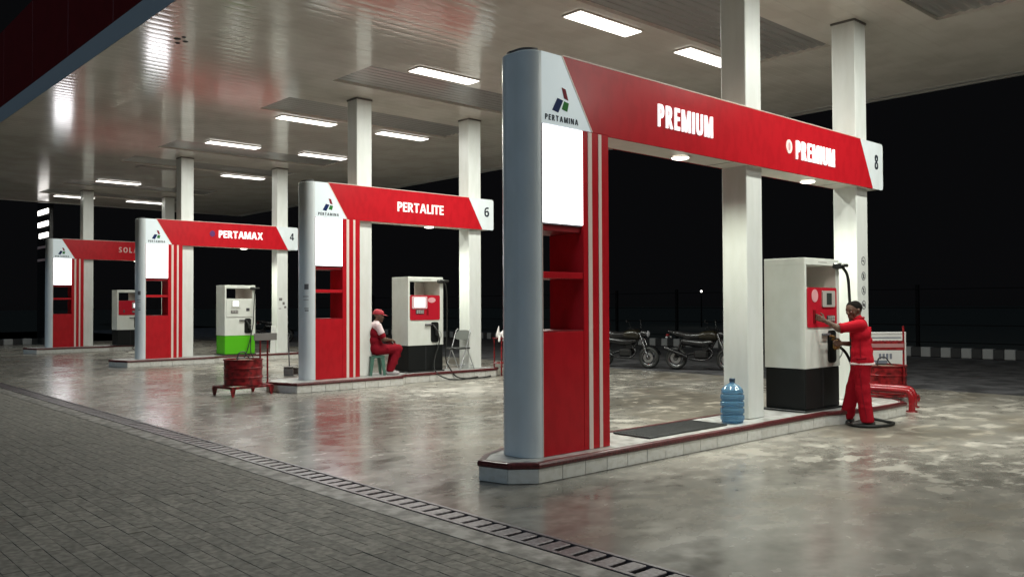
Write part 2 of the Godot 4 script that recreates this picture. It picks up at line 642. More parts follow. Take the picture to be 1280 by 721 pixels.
	mk("board_red", lin(0.42, 0.03, 0.04), 0.35)
	mk("board_grey", lin(0.16, 0.18, 0.22), 0.4)
	mk("stool_green", lin(0.06, 0.15, 0.11), 0.4)
	m = mk("jug_blue", lin(0.17, 0.36, 0.54, 0.34), 0.1)
	m.refraction_enabled = true
	m.refraction_scale = 0.04
	m.transparency = BaseMaterial3D.TRANSPARENCY_ALPHA
	mk("jug_cap", lin(0.03, 0.06, 0.10), 0.4)
	mk("skin", lin(0.105, 0.054, 0.034), 0.55)
	mk("lip", lin(0.09, 0.035, 0.03), 0.5)
	mk("eye_white", lin(0.55, 0.52, 0.48), 0.25)
	mk("hair", lin(0.010, 0.009, 0.008), 0.9, 0.0, 0.15)
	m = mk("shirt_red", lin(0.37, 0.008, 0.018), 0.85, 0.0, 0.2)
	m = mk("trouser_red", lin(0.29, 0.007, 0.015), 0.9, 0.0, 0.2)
	mk("shirt_white", lin(0.62, 0.50, 0.50), 0.75)
	mk("cap_red", lin(0.30, 0.012, 0.022), 0.8)
	mk("shoe", lin(0.035, 0.028, 0.024), 0.5)
	mk("shoe_pale", lin(0.40, 0.36, 0.36), 0.5)
	mk("cloth_white", lin(0.58, 0.55, 0.54), 0.85)
	mk("moto_black", lin(0.010, 0.010, 0.011), 0.25)
	mk("moto_tank", lin(0.016, 0.014, 0.008), 0.25)
	mk("moto_red", lin(0.14, 0.010, 0.012), 0.3)
	mk("engine", lin(0.035, 0.035, 0.035), 0.45, 0.7)
	mk("lens", lin(0.35, 0.36, 0.38), 0.08)
	mk("kerb_white", lin(0.28, 0.28, 0.27), 0.8)
	mk("kerb_black", lin(0.02, 0.02, 0.02), 0.7)
	mk("fence_dark", lin(0.007, 0.007, 0.007), 0.9, 0.0, 0.1)
	m = mk("asphalt", lin(0.105, 0.105, 0.112), 0.72)
	worn(m, noise_tex(14, 0.02, Color(0.62, 0.62, 0.62), Color(1, 1, 1), 6, 512, 0.2, 0.7), Vector3(0.15, 0.15, 0.15))
	m = mk("verge", lin(0.018, 0.020, 0.014), 0.95)
	m = mk("edge_concrete", lin(0.26, 0.245, 0.22), 0.6)
	worn(m, noise_tex(15, 0.02, Color(0.6, 0.59, 0.57), Color(1, 1, 1), 6, 512, 0.2, 0.7), Vector3(0.5, 0.5, 0.5))
	var pt := noise_tex(16, 0.03, Color(0.78, 0.78, 0.77), Color(1, 1, 1), 6, 512, 0.2, 0.7)
	for k in 4:
		m = mk("paver_%d" % k, lin(0.215, 0.20, 0.172) * [0.92, 1.0, 1.05, 0.97][k], 0.78)
		worn(m, pt, Vector3(0.8, 0.8, 0.8))
	m = mk("paver_many", Color(1, 1, 1), 0.78)
	worn(m, pt, Vector3(0.8, 0.8, 0.8))
	m.vertex_color_use_as_albedo = true
	mk("mortar", lin(0.185, 0.173, 0.148), 0.9)
	concrete()

func concrete() -> void:
	# the forecourt slab: worn, damp, power-floated concrete with pale residue, drawn over 12 x 42 m
	var W := 768
	var H := 2048
	var big := FastNoiseLite.new(); big.seed = 31; big.frequency = 0.22; big.fractal_octaves = 4
	var fine := FastNoiseLite.new(); fine.seed = 32; fine.frequency = 3.2; fine.fractal_octaves = 6; fine.fractal_gain = 0.62
	var pale := FastNoiseLite.new(); pale.seed = 33; pale.frequency = 1.3; pale.fractal_octaves = 5
	pale.domain_warp_enabled = true; pale.domain_warp_amplitude = 0.9; pale.domain_warp_frequency = 0.7
	var wet := FastNoiseLite.new(); wet.seed = 34; wet.frequency = 0.42; wet.fractal_octaves = 4
	var alb := PackedByteArray(); alb.resize(W * H * 3)
	var rgh := PackedByteArray(); rgh.resize(W * H)
	var i := 0
	for y in H:
		var z := -40.0 + 42.0 * (y + 0.5) / H
		for x in W:
			var X := 4.0 + 12.0 * (x + 0.5) / W
			var b := big.get_noise_2d(X, z * 1.2)
			var f := fine.get_noise_2d(X * 0.7, z)
			var p := pale.get_noise_2d(X * 0.9, z * 1.5)
			var w := wet.get_noise_2d(X * 0.6, z)
			# residue lies in the lanes where cars stand and drip, past the middle of the slab
			var zone := smoothstep(6.6, 9.6, X)
			var r := smoothstep(0.02, 0.55, p + f * 0.9 + b * 0.35 - 0.08) * zone
			var flk := smoothstep(0.24, 0.46, p * 0.75 + f * 1.15) * (0.22 + 0.78 * zone)
			var v := 0.215 + b * 0.10 + f * 0.085 + w * 0.04
			v = lerpf(v, 0.31 + f * 0.06, r * 0.75)
			v = lerpf(v, 0.41, flk * 0.42)
			var stain := smoothstep(0.05, 0.45, w - b * 0.3 + f * 0.35)
			v *= 1.0 - 0.38 * stain
			v = clampf(v, 0.09, 0.5)
			var c := Color(v * (1.05 + 0.05 * stain), v * 0.985, v * (0.86 - 0.06 * stain)).linear_to_srgb()
			alb[i * 3] = int(c.r * 255); alb[i * 3 + 1] = int(c.g * 255); alb[i * 3 + 2] = int(c.b * 255)
			var rr := 0.25 + w * 0.10 + f * 0.10 + r * 0.25 + smoothstep(7.0, 11.0, X) * 0.06
			rgh[i] = int(clampf(rr, 0.15, 0.8) * 255)
			i += 1
	var m := mk("concrete", Color(1, 1, 1), 1.0)
	m.albedo_texture = ImageTexture.create_from_image(Image.create_from_data(W, H, false, Image.FORMAT_RGB8, alb))
	m.roughness_texture = ImageTexture.create_from_image(Image.create_from_data(W, H, false, Image.FORMAT_L8, rgh))
	m.roughness_texture_channel = BaseMaterial3D.TEXTURE_CHANNEL_RED

func sheet(called: String, x0: float, z0: float, x1: float, z1: float, y: float, m: Material, uv := false) -> MeshInstance3D:
	var s := st()
	var c := [[x0, z0], [x1, z0], [x1, z1], [x0, z1]]
	for k in [0, 1, 2, 0, 2, 3]:
		s.set_normal(Vector3.UP)
		s.set_uv(Vector2((c[k][0] - 4.0) / 12.0, (c[k][1] + 40.0) / 42.0))
		s.add_vertex(Vector3(c[k][0], y, c[k][1]))
	return struct(called, s, m)

func in_view(p: Vector3, pad := 0.0) -> bool:
	var d := cam_basis.inverse() * (p - cam_pos)
	if d.z > -0.5:
		return false
	var u := CAM_F * d.x / -d.z
	var v := CAM_F * d.y / -d.z
	return absf(u) < 640.0 + pad and absf(v) < 360.5 + pad

func ground() -> void:
	sheet("ground", -400, -500, 500, 400, -0.20, M.verge)
	sheet("forecourt_floor", 4.06, -41.0, 15.85, 4.0, 0.0, M.concrete)
	sheet("road", 15.85, -60.0, 25.45, 25.0, -0.006, M.asphalt)
	sheet("far_road", -30.0, -41.0, 15.85, -60.0, -0.010, M.asphalt)
	var es := st()
	bx(es, Vector3(3.58, -0.15, -41), Vector3(3.80, -0.002, 4), 0.006)
	struct("drain_edge", es, M.edge_concrete)
	sheet("verge", 25.75, -90.0, 60.0, 40.0, 0.05, M.verge)
	# ---- the drain: a steel frame with cross bars over a dark channel
	var d := thing("drain_grate", "long dark steel drain grate with cross bars between pavers and concrete", "drain")
	var s := st()
	quad(s, Vector3(3.80, -0.14, -41), Vector3(4.06, -0.14, -41), Vector3(4.06, -0.14, 4), Vector3(3.80, -0.14, 4), Vector3.UP)
	quad(s, Vector3(4.058, -0.14, -41), Vector3(4.058, -0.03, -41), Vector3(4.058, -0.03, 4), Vector3(4.058, -0.14, 4), Vector3.LEFT)
	obj("channel", s, M.pit, d)
	for e in [[3.80, 3.838], [4.022, 4.06]]:
		box("frame_rail", Vector3(e[0], -0.03, -41), Vector3(e[1], 0.004, 4), M.grate_steel, d, 0.004)
	var bm := st()
	bx(bm, Vector3(-0.094, -0.022, -0.054), Vector3(0.094, 0.0, 0.054), 0.005)
	var bar := bm.commit()
	var rng := RandomNumberGenerator.new()
	rng.seed = 5
	var z := -2.2
	var many := st()
	while z > -40.9:
		if z > -21.0:
			var o := part_mesh("grate_bar", bar, M.grate_steel, d, Vector3(3.93, rng.randf_range(-0.003, 0.0), z))
			o.rotation.y = rng.randf_range(-0.02, 0.02)
		else:
			bx(many, Vector3(3.836, -0.022, z - 0.054), Vector3(4.024, 0.0, z + 0.054), 0.004)
		z -= 0.155
	obj("grate_bars_far", many, M.grate_steel, d).set_meta("kind", "stuff")
	# ---- block paving on the near side
	var yard := Node3D.new()
	yard.name = "paved_yard"
	yard.set_meta("kind", "structure")
	add_child(yard)
	s = st()
	quad(s, Vector3(-40, -0.010, -41), Vector3(3.58, -0.010, -41), Vector3(3.58, -0.010, 6), Vector3(-40, -0.010, 6), Vector3.UP)
	obj("bedding", s, M.mortar, yard)
	var pm: Array = []
	for k in 3:
		var ps := st()
		bx(ps, Vector3(-0.1045, -0.03, -0.0520), Vector3(0.1045, [0.0, 0.001, -0.001][k], 0.0520), 0.002)
		pm.append(ps.commit())
	var spots: Array = []
	var row := 0
	var x := 3.525
	while x > -7.5:
		var zz := -1.8 - (0.0525 if row % 2 else 0.0) * 2.0
		while zz > -24.0:
			var p := Vector3(x, -0.004, zz)
			if in_view(p, 60.0):
				spots.append([p.distance_squared_to(cam_pos) * (1.0 if in_view(p) else 4.0), p])
			zz -= 0.21
		x -= 0.105
		row += 1
	spots.sort_custom(func(a, b): return a[0] < b[0])
	var mm := MultiMesh.new()
	mm.transform_format = MultiMesh.TRANSFORM_3D
	mm.use_colors = true
	mm.mesh = pm[0]
	mm.instance_count = maxi(spots.size() - 300, 0)
	for n in spots.size():
		var p: Vector3 = spots[n][1]
		var turn := Basis.from_euler(Vector3(rng.randf_range(-0.006, 0.006), PI / 2 + rng.randf_range(-0.012, 0.012), rng.randf_range(-0.006, 0.006)))
		p.y += rng.randf_range(-0.0015, 0.0015)
		if n < 300:
			var o := part_mesh("paver", pm[n % 3], M["paver_%d" % rng.randi_range(0, 3)], yard)
			o.transform = Transform3D(turn, p)
		else:
			mm.set_instance_transform(n - 300, Transform3D(turn, p))
			var t := rng.randf_range(0.88, 1.06)
			mm.set_instance_color(n - 300, Color(0.215 * t, 0.20 * t, 0.172 * t))
	var mi := MultiMeshInstance3D.new()
	mi.name = "pavers_far"
	mi.multimesh = mm
	mi.material_override = M.paver_many
	mi.set_meta("kind", "stuff")
	yard.add_child(mi)
	s = st()
	quad(s, Vector3(-40, -0.006, -41), Vector3(3.58, -0.006, -41), Vector3(3.58, -0.006, -24.0), Vector3(-40, -0.006, -24.0), Vector3.UP)
	obj("paving_far", s, M.paver_1, yard)
	for q in [[1.52, -3.92, 0.020, "larger black bottle cap lying on the paving, left of the others"], [2.28, -4.0, 0.018, "thin dark scrap lying flat on the paving nearest the drain"], [2.02, -3.42, 0.012, "smallest dark bottle cap on the paving near the bottom edge"]]:
		var c := st()
		lathe(c, [Vector2(0, 0.010), Vector2(q[2] * 0.8, 0.010), Vector2(q[2], 0.006), Vector2(q[2] * 1.05, 0.0)], 12)
		var o := obj("bottle_cap", c, M.pump_black, self)
		o.position = Vector3(q[0], -0.003, q[1])
		tag(o, q[3], "litter", "litter on the paving")

# ---------------------------------------------------------------- canopy
func canopy() -> void:
	var x0 := 4.285
	var x1 := 16.72
	var rx0 := 7.92
	var rx1 := 12.72
	var t := thing("canopy", "wide canopy with glossy strip ceiling, dark red fascia and corrugated skylights", "canopy")
	var made := {}
	var lay := func(zc: float, w: float, a: float, b: float) -> void:
		var key := "%.4f|%.3f" % [w, b - a]
		if not made.has(key):
			var s := st()
			var h := w / 2
			var prof := [[-h, 0.002], [-h + 0.002, 0.0003], [-h * 0.55, -0.0009], [0.0, -0.0014], [h * 0.55, -0.0009], [h - 0.002, 0.0003], [h, 0.002]]
			for i in prof.size() - 1:
				var p = prof[i]
				var q = prof[i + 1]
				var fa := Vector3(0, p[1], p[0])
				var fb := Vector3(0, q[1], q[0])
				var L := b - a
				# normals of a shallow crown, so that reflections ripple from strip to strip
				var na := Vector3(0, -1, p[0] / h * 0.022).normalized()
				var nb := Vector3(0, -1, q[0] / h * 0.022).normalized()
				if i == 0 or i == prof.size() - 2:
					na = Vector3(0, -0.6, 0.8 * signf(p[0] + q[0])).normalized()
					nb = na
				quadn(s, fa + Vector3(-L / 2, 0, 0), fa + Vector3(L / 2, 0, 0), fb + Vector3(L / 2, 0, 0), fb + Vector3(-L / 2, 0, 0), na, na, nb, nb)
			made[key] = s.commit()
		part_mesh("ceiling_strip", made[key], M.ceiling_paint, t, Vector3((a + b) / 2, CY, zc))
	var zlo := -36.45
	var zhi := 7.86
	var order := [4, 0, 1, 2, 3]
	for n_bay in 5:
		var c: float = BAY[order[n_bay]]
		var up: float = zhi if n_bay == 0 else (BAY[order[n_bay - 1]] + c) / 2
		var dn: float = zlo if n_bay == 4 else (BAY[order[n_bay + 1]] + c) / 2
		for seg in [[c + 2.1, up, false], [c + 0.8, c + 2.1, true], [c - 0.8, c + 0.8, false], [c - 2.1, c - 0.8, true], [dn, c - 2.1, false]]:
			var n := int(round((seg[1] - seg[0]) / 0.218))
			var w: float = (seg[1] - seg[0]) / n
			for k in n:
				var zc: float = seg[0] + (k + 0.5) * w
				if seg[2]:
					lay.call(zc, w, x0, rx0)
					lay.call(zc, w, rx1, x1)
				else:
					lay.call(zc, w, x0, x1)
			if seg[2]:
				# a corrugated skylight sheet lies on top of the opening
				var s := st()
				var steps := 56
				var z0: float = seg[0] - 0.05
				var z1: float = seg[1] + 0.05
				for k in steps:
					var pa := float(k) / steps
					var pb := float(k + 1) / steps
					var za := lerpf(z0, z1, pa)
					var zb := lerpf(z0, z1, pb)
					var ya := CY + 0.045 + 0.009 * sin(pa * TAU * 9.0)
					var yb := CY + 0.045 + 0.009 * sin(pb * TAU * 9.0)
					var ga := 0.009 * TAU * 9.0 / (z1 - z0) * cos(pa * TAU * 9.0)
					var gb := 0.009 * TAU * 9.0 / (z1 - z0) * cos(pb * TAU * 9.0)
					quadn(s, Vector3(rx0 - 0.05, ya, za), Vector3(rx1 + 0.05, ya, za), Vector3(rx1 + 0.05, yb, zb), Vector3(rx0 - 0.05, yb, zb), Vector3(0, -1, ga).normalized(), Vector3(0, -1, ga).normalized(), Vector3(0, -1, gb).normalized(), Vector3(0, -1, gb).normalized())
				obj("skylight_sheet", s, M.skylight, t)
				for e in [[Vector3(rx0 - 0.012, CY + 0.002, seg[0]), Vector3(rx0, CY + 0.10, seg[1])], [Vector3(rx1, CY + 0.002, seg[0]), Vector3(rx1 + 0.012, CY + 0.10, seg[1])], [Vector3(rx0, CY + 0.002, seg[0] - 0.010), Vector3(rx1, CY + 0.10, seg[0] + 0.002)], [Vector3(rx0, CY + 0.002, seg[1] - 0.002), Vector3(rx1, CY + 0.10, seg[1] + 0.010)]]:
					box("skylight_frame", e[0], e[1], M.ceiling_paint, t, 0.002)
	# roof deck above, so that nothing shines through the joints
	box("roof_deck", Vector3(4.3, CY + 0.14, zlo), Vector3(x1, CY + 0.22, zhi), M.cap_dark, t)
	# fascia: tall red panels in 2.4 m lengths over a sloping white cove
	var z := zhi
	while z > zlo + 0.1:
		var zn := maxf(z - 2.38, zlo)
		box("fascia_panel", Vector3(4.20, 5.86, zn + 0.004), Vector3(4.26, 7.48, z - 0.004), M.fascia_red, t, 0.006)
		z = zn
	var s := st()
	quad(s, Vector3(4.205, 5.857, zlo), Vector3(4.205, 5.857, zhi), Vector3(4.275, 5.595, zhi), Vector3(4.275, 5.595, zlo), Vector3(-0.966, -0.258, 0))
	quad(s, Vector3(4.275, 5.595, zlo), Vector3(4.275, 5.595, zhi), Vector3(4.30, 5.625, zhi), Vector3(4.30, 5.625, zlo), Vector3(0.6, -0.8, 0))
	obj("cove", s, M.cove_white, t)
	box("fascia_back", Vector3(4.262, 5.88, zlo), Vector3(4.30, 7.46, zhi), M.cap_dark, t)
	box("edge_trim", Vector3(x1, CY - 0.03, zlo), Vector3(x1 + 0.10, CY + 0.16, zhi), M.trim_metal, t, 0.01)
	box("edge_gutter", Vector3(x1 - 0.16, CY - 0.018, zlo), Vector3(x1 - 0.03, CY + 0.02, zhi), M.trim_metal, t, 0.006)
	box("fascia_panel", Vector3(x1 + 0.10, CY + 0.10, zlo), Vector3(x1 + 0.16, CY + 1.5, zhi), M.fascia_red, t, 0.01)
	box("fascia_end", Vector3(4.20, CY + 0.02, zlo - 0.06), Vector3(x1 + 0.16, CY + 1.6, zlo), M.fascia_red, t, 0.01)
	box("end_trim", Vector3(4.30, CY - 0.03, zlo - 0.05), Vector3(x1, CY + 0.018, zlo + 0.05), M.trim_metal, t, 0.008)
	box("fascia_end", Vector3(4.20, CY + 0.02, zhi), Vector3(x1 + 0.16, CY + 1.6, zhi + 0.06), M.fascia_red, t, 0.01)
	# a crumbled patch near the fascia
	for q in [[4.92, -12.9, 0.06], [5.0, -13.1, 0.045], [4.96, -12.75, 0.04], [5.06, -12.95, 0.05]]:
		s = st()
		lathe(s, [Vector2(q[2], 0.012), Vector2(q[2] * 0.9, 0.0), Vector2(q[2] * 0.5, -0.012), Vector2(0, -0.014)], 9, Transform3D(Basis(), Vector3(q[0], CY - 0.003, q[1])))
		obj("dirt_patch", s, M.cap_dark, t)

func area_light(parent: Node3D, at: Vector3, size: Vector2, basis: Basis, e: float, c: Color) -> void:
	var a := AreaLight3D.new()
	a.name = "area_light"
	a.area_size = size
	a.light_energy = e
	a.light_color = c
	a.area_range = 40.0
	a.shadow_enabled = true
	a.transform = Transform3D(basis, at)
	parent.add_child(a, true)

func lamps() -> void:
	var down := Basis.from_euler(Vector3(-PI / 2, 0, 0))
	var where := ["on the near side of the nearest gate", "just behind the nearest gate", "before the gate with the seated person", "behind the gate with the seated person", "before the green-based dispenser's gate", "behind the green-based dispenser's gate", "on the near side of the farthest gate", "on the far side of the farthest gate", "beside the camera, first row", "beside the camera, second row"]
	for i in 5:
		for side in 2:
			var z: float = BAY[i] + (2.45 if side == 0 else -2.45)
			for col in 2:
				var a: float = [8.55, 11.08][col]
				var b: float = [9.87, 12.40][col]
				var off := (i == 2 and side == 1 and col == 0) or (i == 3 and side == 0 and col == 1)
				var lb := "%s ceiling lamp %s, %s" % ["unlit" if off else "lit", where[i * 2 + side], "closer to fascia" if col == 0 else "closer to road"]
				var t := thing("ceiling_lamp", lb, "ceiling lamp", Vector3((a + b) / 2, CY - 0.003, z), 0.0, "rectangular lamps under the canopy")
				var L := (b - a) / 2
				var s := st()
				bx(s, Vector3(-L - 0.02, -0.018, -0.18), Vector3(L + 0.02, 0.0, 0.18), 0.006)
				obj("housing", s, M.lamp_off if off else M.soffit_white, t)
				s = st()
				bx(s, Vector3(-L, -0.030, -0.16), Vector3(L, -0.0185, 0.16), 0.006)
				obj("diffuser", s, M.lamp_off if off else M.lamp_glow, t)
				if not off:
					area_light(t, Vector3(0, -0.034, 0), Vector2(L * 2, 0.32), down, LAMP_E * [1.0, 1.0, 0.9, 0.5, 0.65][i], Color(0.99, 1.0, 0.965))
const LAMP_E := 14.8

func columns() -> void:
	var names := ["the gate numbered 8", "the gate numbered 6", "the third gate", "the farthest gate"]
	for i in 4:
		var z1: float = FACE[i] - 0.11
		for col in 2:
			var c: Array = [C1, C2][col]
			var t := thing("canopy_column", "white square canopy column at %s, %s" % [names[i], "the one beside its tall red leg" if col == 0 else "the one near its numbered end"], "column", Vector3(c[0], ISL, z1), 0.0, "canopy columns")
			var w: float = c[1] - c[0]
			var s := st()
			bx(s, Vector3(0, 0, -w - 0.003), Vector3(w, CY - ISL + 0.02, 0), 0.008)
			obj("shaft", s, M.white_paint, t)
			s = st()
			bx(s, Vector3(-0.012, CY - ISL - 0.035, -w - 0.015), Vector3(w + 0.012, CY - ISL - 0.004, 0.012), 0.004)
			obj("collar", s, M.dirty_grey, t)
			if i == 2 and col == 1:
				for q in [[0.06, 1.52, 0.16, 1.60], [0.17, 1.40, 0.24, 1.48], [0.05, 1.28, 0.13, 1.30], [0.22, 1.30, 0.29, 1.36]]:
					box("worn_notice", Vector3(q[0], q[1], 0.0005), Vector3(q[2], q[3], 0.003), M.dirty_grey, t, 0.001)
			if i == 0 and col == 1:
				# four round prohibition signs, one above the other
				for k in 4:
					var y: float = [2.154, 1.938, 1.733, 1.528][k] - ISL
					var g := st()
					ring(g, 0.19, y, 0.062, 0.052, 0.0, 0.004)
					tube(g, [Vector3(0.19 - 0.04, y + 0.04, 0.003), Vector3(0.19 + 0.04, y - 0.04, 0.003)], 0.004, 4)
					if k == 0:
						bx(g, Vector3(0.155, y - 0.008, 0.0), Vector3(0.22, y + 0.008, 0.003), 0.001)
					elif k == 1:
						bx(g, Vector3(0.165, y - 0.035, 0.0), Vector3(0.20, y + 0.035, 0.003), 0.001)
						bx(g, Vector3(0.205, y - 0.035, 0.0), Vector3(0.215, y + 0.02, 0.003), 0.001)
					elif k == 2:
						bx(g, Vector3(0.175, y - 0.03, 0.0), Vector3(0.205, y + 0.032, 0.003), 0.001)
					else:
						bx(g, Vector3(0.155, y - 0.02, 0.0), Vector3(0.225, y + 0.018, 0.003), 0.001)
					obj("pictogram", g, M.frame_grey, t)

func ring(s: SurfaceTool, x: float, y: float, r1: float, r0: float, z0: float, z1: float, n := 20) -> void:
	for k in n:
		var a := TAU * k / n
		var b := TAU * (k + 1) / n
		var p := [Vector3(x + cos(a) * r1, y + sin(a) * r1, z1), Vector3(x + cos(b) * r1, y + sin(b) * r1, z1), Vector3(x + cos(b) * r0, y + sin(b) * r0, z1), Vector3(x + cos(a) * r0, y + sin(a) * r0, z1)]
		quad(s, p[0], p[1], p[2], p[3], Vector3(0, 0, 1))
		var d := Vector3(0, 0, z0 - z1)
		quad(s, p[0], p[1], p[1] + d, p[0] + d, Vector3(cos(a), sin(a), 0))

# ---------------------------------------------------------------- portals
func portal(i: int) -> void:
	var zf: float = FACE[i]
	var zb := zf - TH
	var xl := 5.379 if i == 0 else 7.932
	var xr := xl + (0.912 if i == 0 else 0.967)
	var xb := xl + (0.545 if i == 0 else 0.582)    # right edge of the light box
	var xd := xl + 0.26                             # the slanting edge, top and bottom
	var xdb := xl + 0.668
	var xe := 12.32
	var ht := 3.853
	var hb := 3.186
	var lit: String = ["two lit words", "a white word", "one lit word and a dark disc", "a dim word"][i]
	var t := thing("pump_gate", ["largest and nearest red and white pump gate, numbered 8, with two lit words", "red and white pump gate numbered 6 with one white word", "red and white pump gate numbered 4, behind the gate numbered 6, disc before its word", "farthest red and white pump gate at left, with a dim word on its beam"][i], "pump gate", Vector3.ZERO, 0.0, "red and white pump gates")
	# rounded white end
	var s := st()
	# its plan is a flat end with generously rounded corners; prof holds plan points and their normals
	var r := TH / 2
	var cr := 0.16
	var prof: Array = []
	var pnor: Array = []
	for k in 11:
		var a := PI / 2 + PI / 2 * k / 10
		prof.append(Vector2(cos(a) * cr, r - cr + sin(a) * cr))
		pnor.append(Vector2(cos(a), sin(a)))
	for k in 11:
		var a := PI + PI / 2 * k / 10
		prof.append(Vector2(cos(a) * cr, -r + cr + sin(a) * cr))
		pnor.append(Vector2(cos(a), sin(a)))
	var n := prof.size() - 1
	var zc := zf - r
	for k in n:
		var a: Vector2 = prof[k]
		var b: Vector2 = prof[k + 1]
		var na := Vector3(pnor[k].x, 0, pnor[k].y)
		var nb := Vector3(pnor[k + 1].x, 0, pnor[k + 1].y)
		var q := 0.012
		var ai := a - Vector2(na.x, na.z) * q
		var bi := b - Vector2(nb.x, nb.z) * q
		quadn(s, Vector3(xl + a.x, ISL, zc + a.y), Vector3(xl + b.x, ISL, zc + b.y), Vector3(xl + b.x, ht - q, zc + b.y), Vector3(xl + a.x, ht - q, zc + a.y), na, nb, nb, na)
		# rolled top edge
		quadn(s, Vector3(xl + a.x, ht - q, zc + a.y), Vector3(xl + b.x, ht - q, zc + b.y), Vector3(xl + bi.x, ht, zc + bi.y), Vector3(xl + ai.x, ht, zc + ai.y), (na + Vector3.UP).normalized(), (nb + Vector3.UP).normalized(), (nb + Vector3.UP).normalized(), (na + Vector3.UP).normalized())
		tri(s, Vector3(xl, ht, zc), Vector3(xl + ai.x, ht, zc + ai.y), Vector3(xl + bi.x, ht, zc + bi.y), Vector3.UP, Vector3.UP, Vector3.UP)
	quad(s, Vector3(xl, ISL, zb), Vector3(xl, ISL, zf), Vector3(xl, ht, zf), Vector3(xl, ht, zb), Vector3.RIGHT)
	obj("rounded_end", s, M.panel_white, t)
	s = st()
	for k in n:
		var a: Vector2 = prof[k] * 0.8
		var b: Vector2 = prof[k + 1] * 0.8
		quad(s, Vector3(xl + a.x, ht + 0.03, zc + a.y), Vector3(xl + b.x, ht + 0.03, zc + b.y), Vector3(xl + b.x, ht, zc + b.y), Vector3(xl + a.x, ht, zc + a.y), Vector3(a.x, 0, a.y).normalized())
		tri(s, Vector3(xl, ht + 0.03, zc), Vector3(xl + a.x, ht + 0.03, zc + a.y), Vector3(xl + b.x, ht + 0.03, zc + b.y), Vector3.UP, Vector3.UP, Vector3.UP)
	obj("top_cap", s, M.cap_dark, t)
	box("seam_strip", Vector3(xl - 0.001, ISL, zf - 0.004), Vector3(xl + 0.007, 3.19, zf + 0.004), M.stripe_pink, t, 0.001)
	# the leg: lower panel, see-through niche with a shelf, light box, red jamb with two stripes
	box("lower_panel", Vector3(xl + 0.008, ISL, zb), Vector3(xb, 1.30, zf), M.red_panel, t, 0.003)
	box("niche_sill", Vector3(xl + 0.009, 1.3005, zb + 0.01), Vector3(xb - 0.001, 1.312, zf - 0.002), M.red_dark, t, 0.002)
	box("niche_shelf", Vector3(xl + 0.009, 1.79, zb + 0.02), Vector3(xb - 0.001, 1.85, zf - 0.004), M.red_panel, t, 0.004)
	box("niche_head", Vector3(xl + 0.009, 2.225, zb + 0.004), Vector3(xb - 0.001, 2.285, zf - 0.03), M.red_dark, t, 0.004)
	box("light_box_body", Vector3(xl + 0.009, 2.287, zb + 0.004), Vector3(xb - 0.001, 3.196, zf - 0.03), M.frame_grey, t, 0.003)
	box("light_box_frame", Vector3(xl + 0.009, 2.283, zf - 0.028), Vector3(xb - 0.001, 3.196, zf - 0.012), M.frame_grey, t, 0.002)
	box("light_box_face", Vector3(xl + 0.017, 2.297, zf - 0.011), Vector3(xb - 0.004, 3.190, zf + 0.004), M.box_glow, t, 0.003)
	area_light(t, Vector3((xl + xb) / 2, 2.745, zf + 0.012), Vector2(xb - xl - 0.03, 0.88), Basis.from_euler(Vector3(0, PI, 0)), 0.55, Color(1.0, 0.985, 1.0))
	box("leg_jamb", Vector3(xb + 0.001, ISL, zb), Vector3(xr, 3.197, zf), M.red_panel, t, 0.004)
	for e in [[-0.298, -0.242], [-0.151, -0.105]]:
		box("white_stripe", Vector3(xr + e[0], ISL, zf - 0.002), Vector3(xr + e[1], 3.19, zf + 0.004), M.stripe_pink, t, 0.002)
	# white head with the slanting edge, and the beam
	s = st()
	prism(s, pv([xl, 3.198, xdb, 3.198, xd, ht, xl, ht]), zb, zf - 0.012)
	obj("head_panel", s, M.panel_white, t)
	s = st()
	prism(s, pv([xl, 3.198, xdb, 3.198, xd, ht - 0.001, xl, ht - 0.001]), zf - 0.0118, zf)
	obj("backlit_head_face", s, M.head_glow, t)
	s = st()
	prism(s, pv([xdb + 0.001, 3.1985, xdb + 0.016, 3.1985, xd + 0.016, ht - 0.001, xd + 0.001, ht - 0.001]), zf - 0.01, zf + 0.004)
	obj("slanted_trim", s, M.stripe_pink, t)
	s = st()
	bx(s, Vector3(xr - 0.1, hb + 0.012, zb + 0.02), Vector3(xe - 0.02, ht - 0.015, zf - 0.022), 0.004)
	obj("beam_core", s, M.soffit_white, t)
	for f in [[zf - 0.021, zf, hb], [zb, zb + 0.019, hb + 0.013]]:
		s = st()
		prism(s, pv([xdb + 0.017, 3.1985, xr + 0.001, 3.1985, xr + 0.001, f[2] if f[2] < 3.1985 else 3.198, 12.0, f[2], 11.62, ht - 0.001, xd + 0.017, ht - 0.001]), f[0], f[1])
		obj("red_beam_panel", s, M.red_panel, t)
		s = st()
		var e := PackedVector2Array([Vector2(12.001, hb)])
		for k in 5:
			var a := -PI / 2 + PI / 2 * k / 4
			e.append(Vector2(xe - 0.04 + cos(a) * 0.04, hb + 0.04 + sin(a) * 0.04))
		for k in 5:
			var a := PI / 2 * k / 4
			e.append(Vector2(xe - 0.05 + cos(a) * 0.05, ht - 0.05 + sin(a) * 0.05))
		e.append(Vector2(11.621, ht))
		prism(s, e, f[0], f[1])
		obj("end_panel", s, M.panel_white, t)
	box("top_trim", Vector3(xd + 0.02, ht, zb), Vector3(11.66, ht + 0.012, zf + 0.004), M.stripe_pink, t, 0.003)
	box("end_cap", Vector3(xe - 0.019, hb + 0.05, zb + 0.002), Vector3(xe - 0.001, ht - 0.06, zf - 0.002), M.panel_white, t, 0.003)
	for jx in ([8.55, 11.2] if i == 0 else [10.0, 11.4]):
		box("soffit_joint", Vector3(jx, hb + 0.009, zb + 0.022), Vector3(jx + 0.006, hb + 0.013, zf - 0.024), M.dirty_grey, t, 0.0)
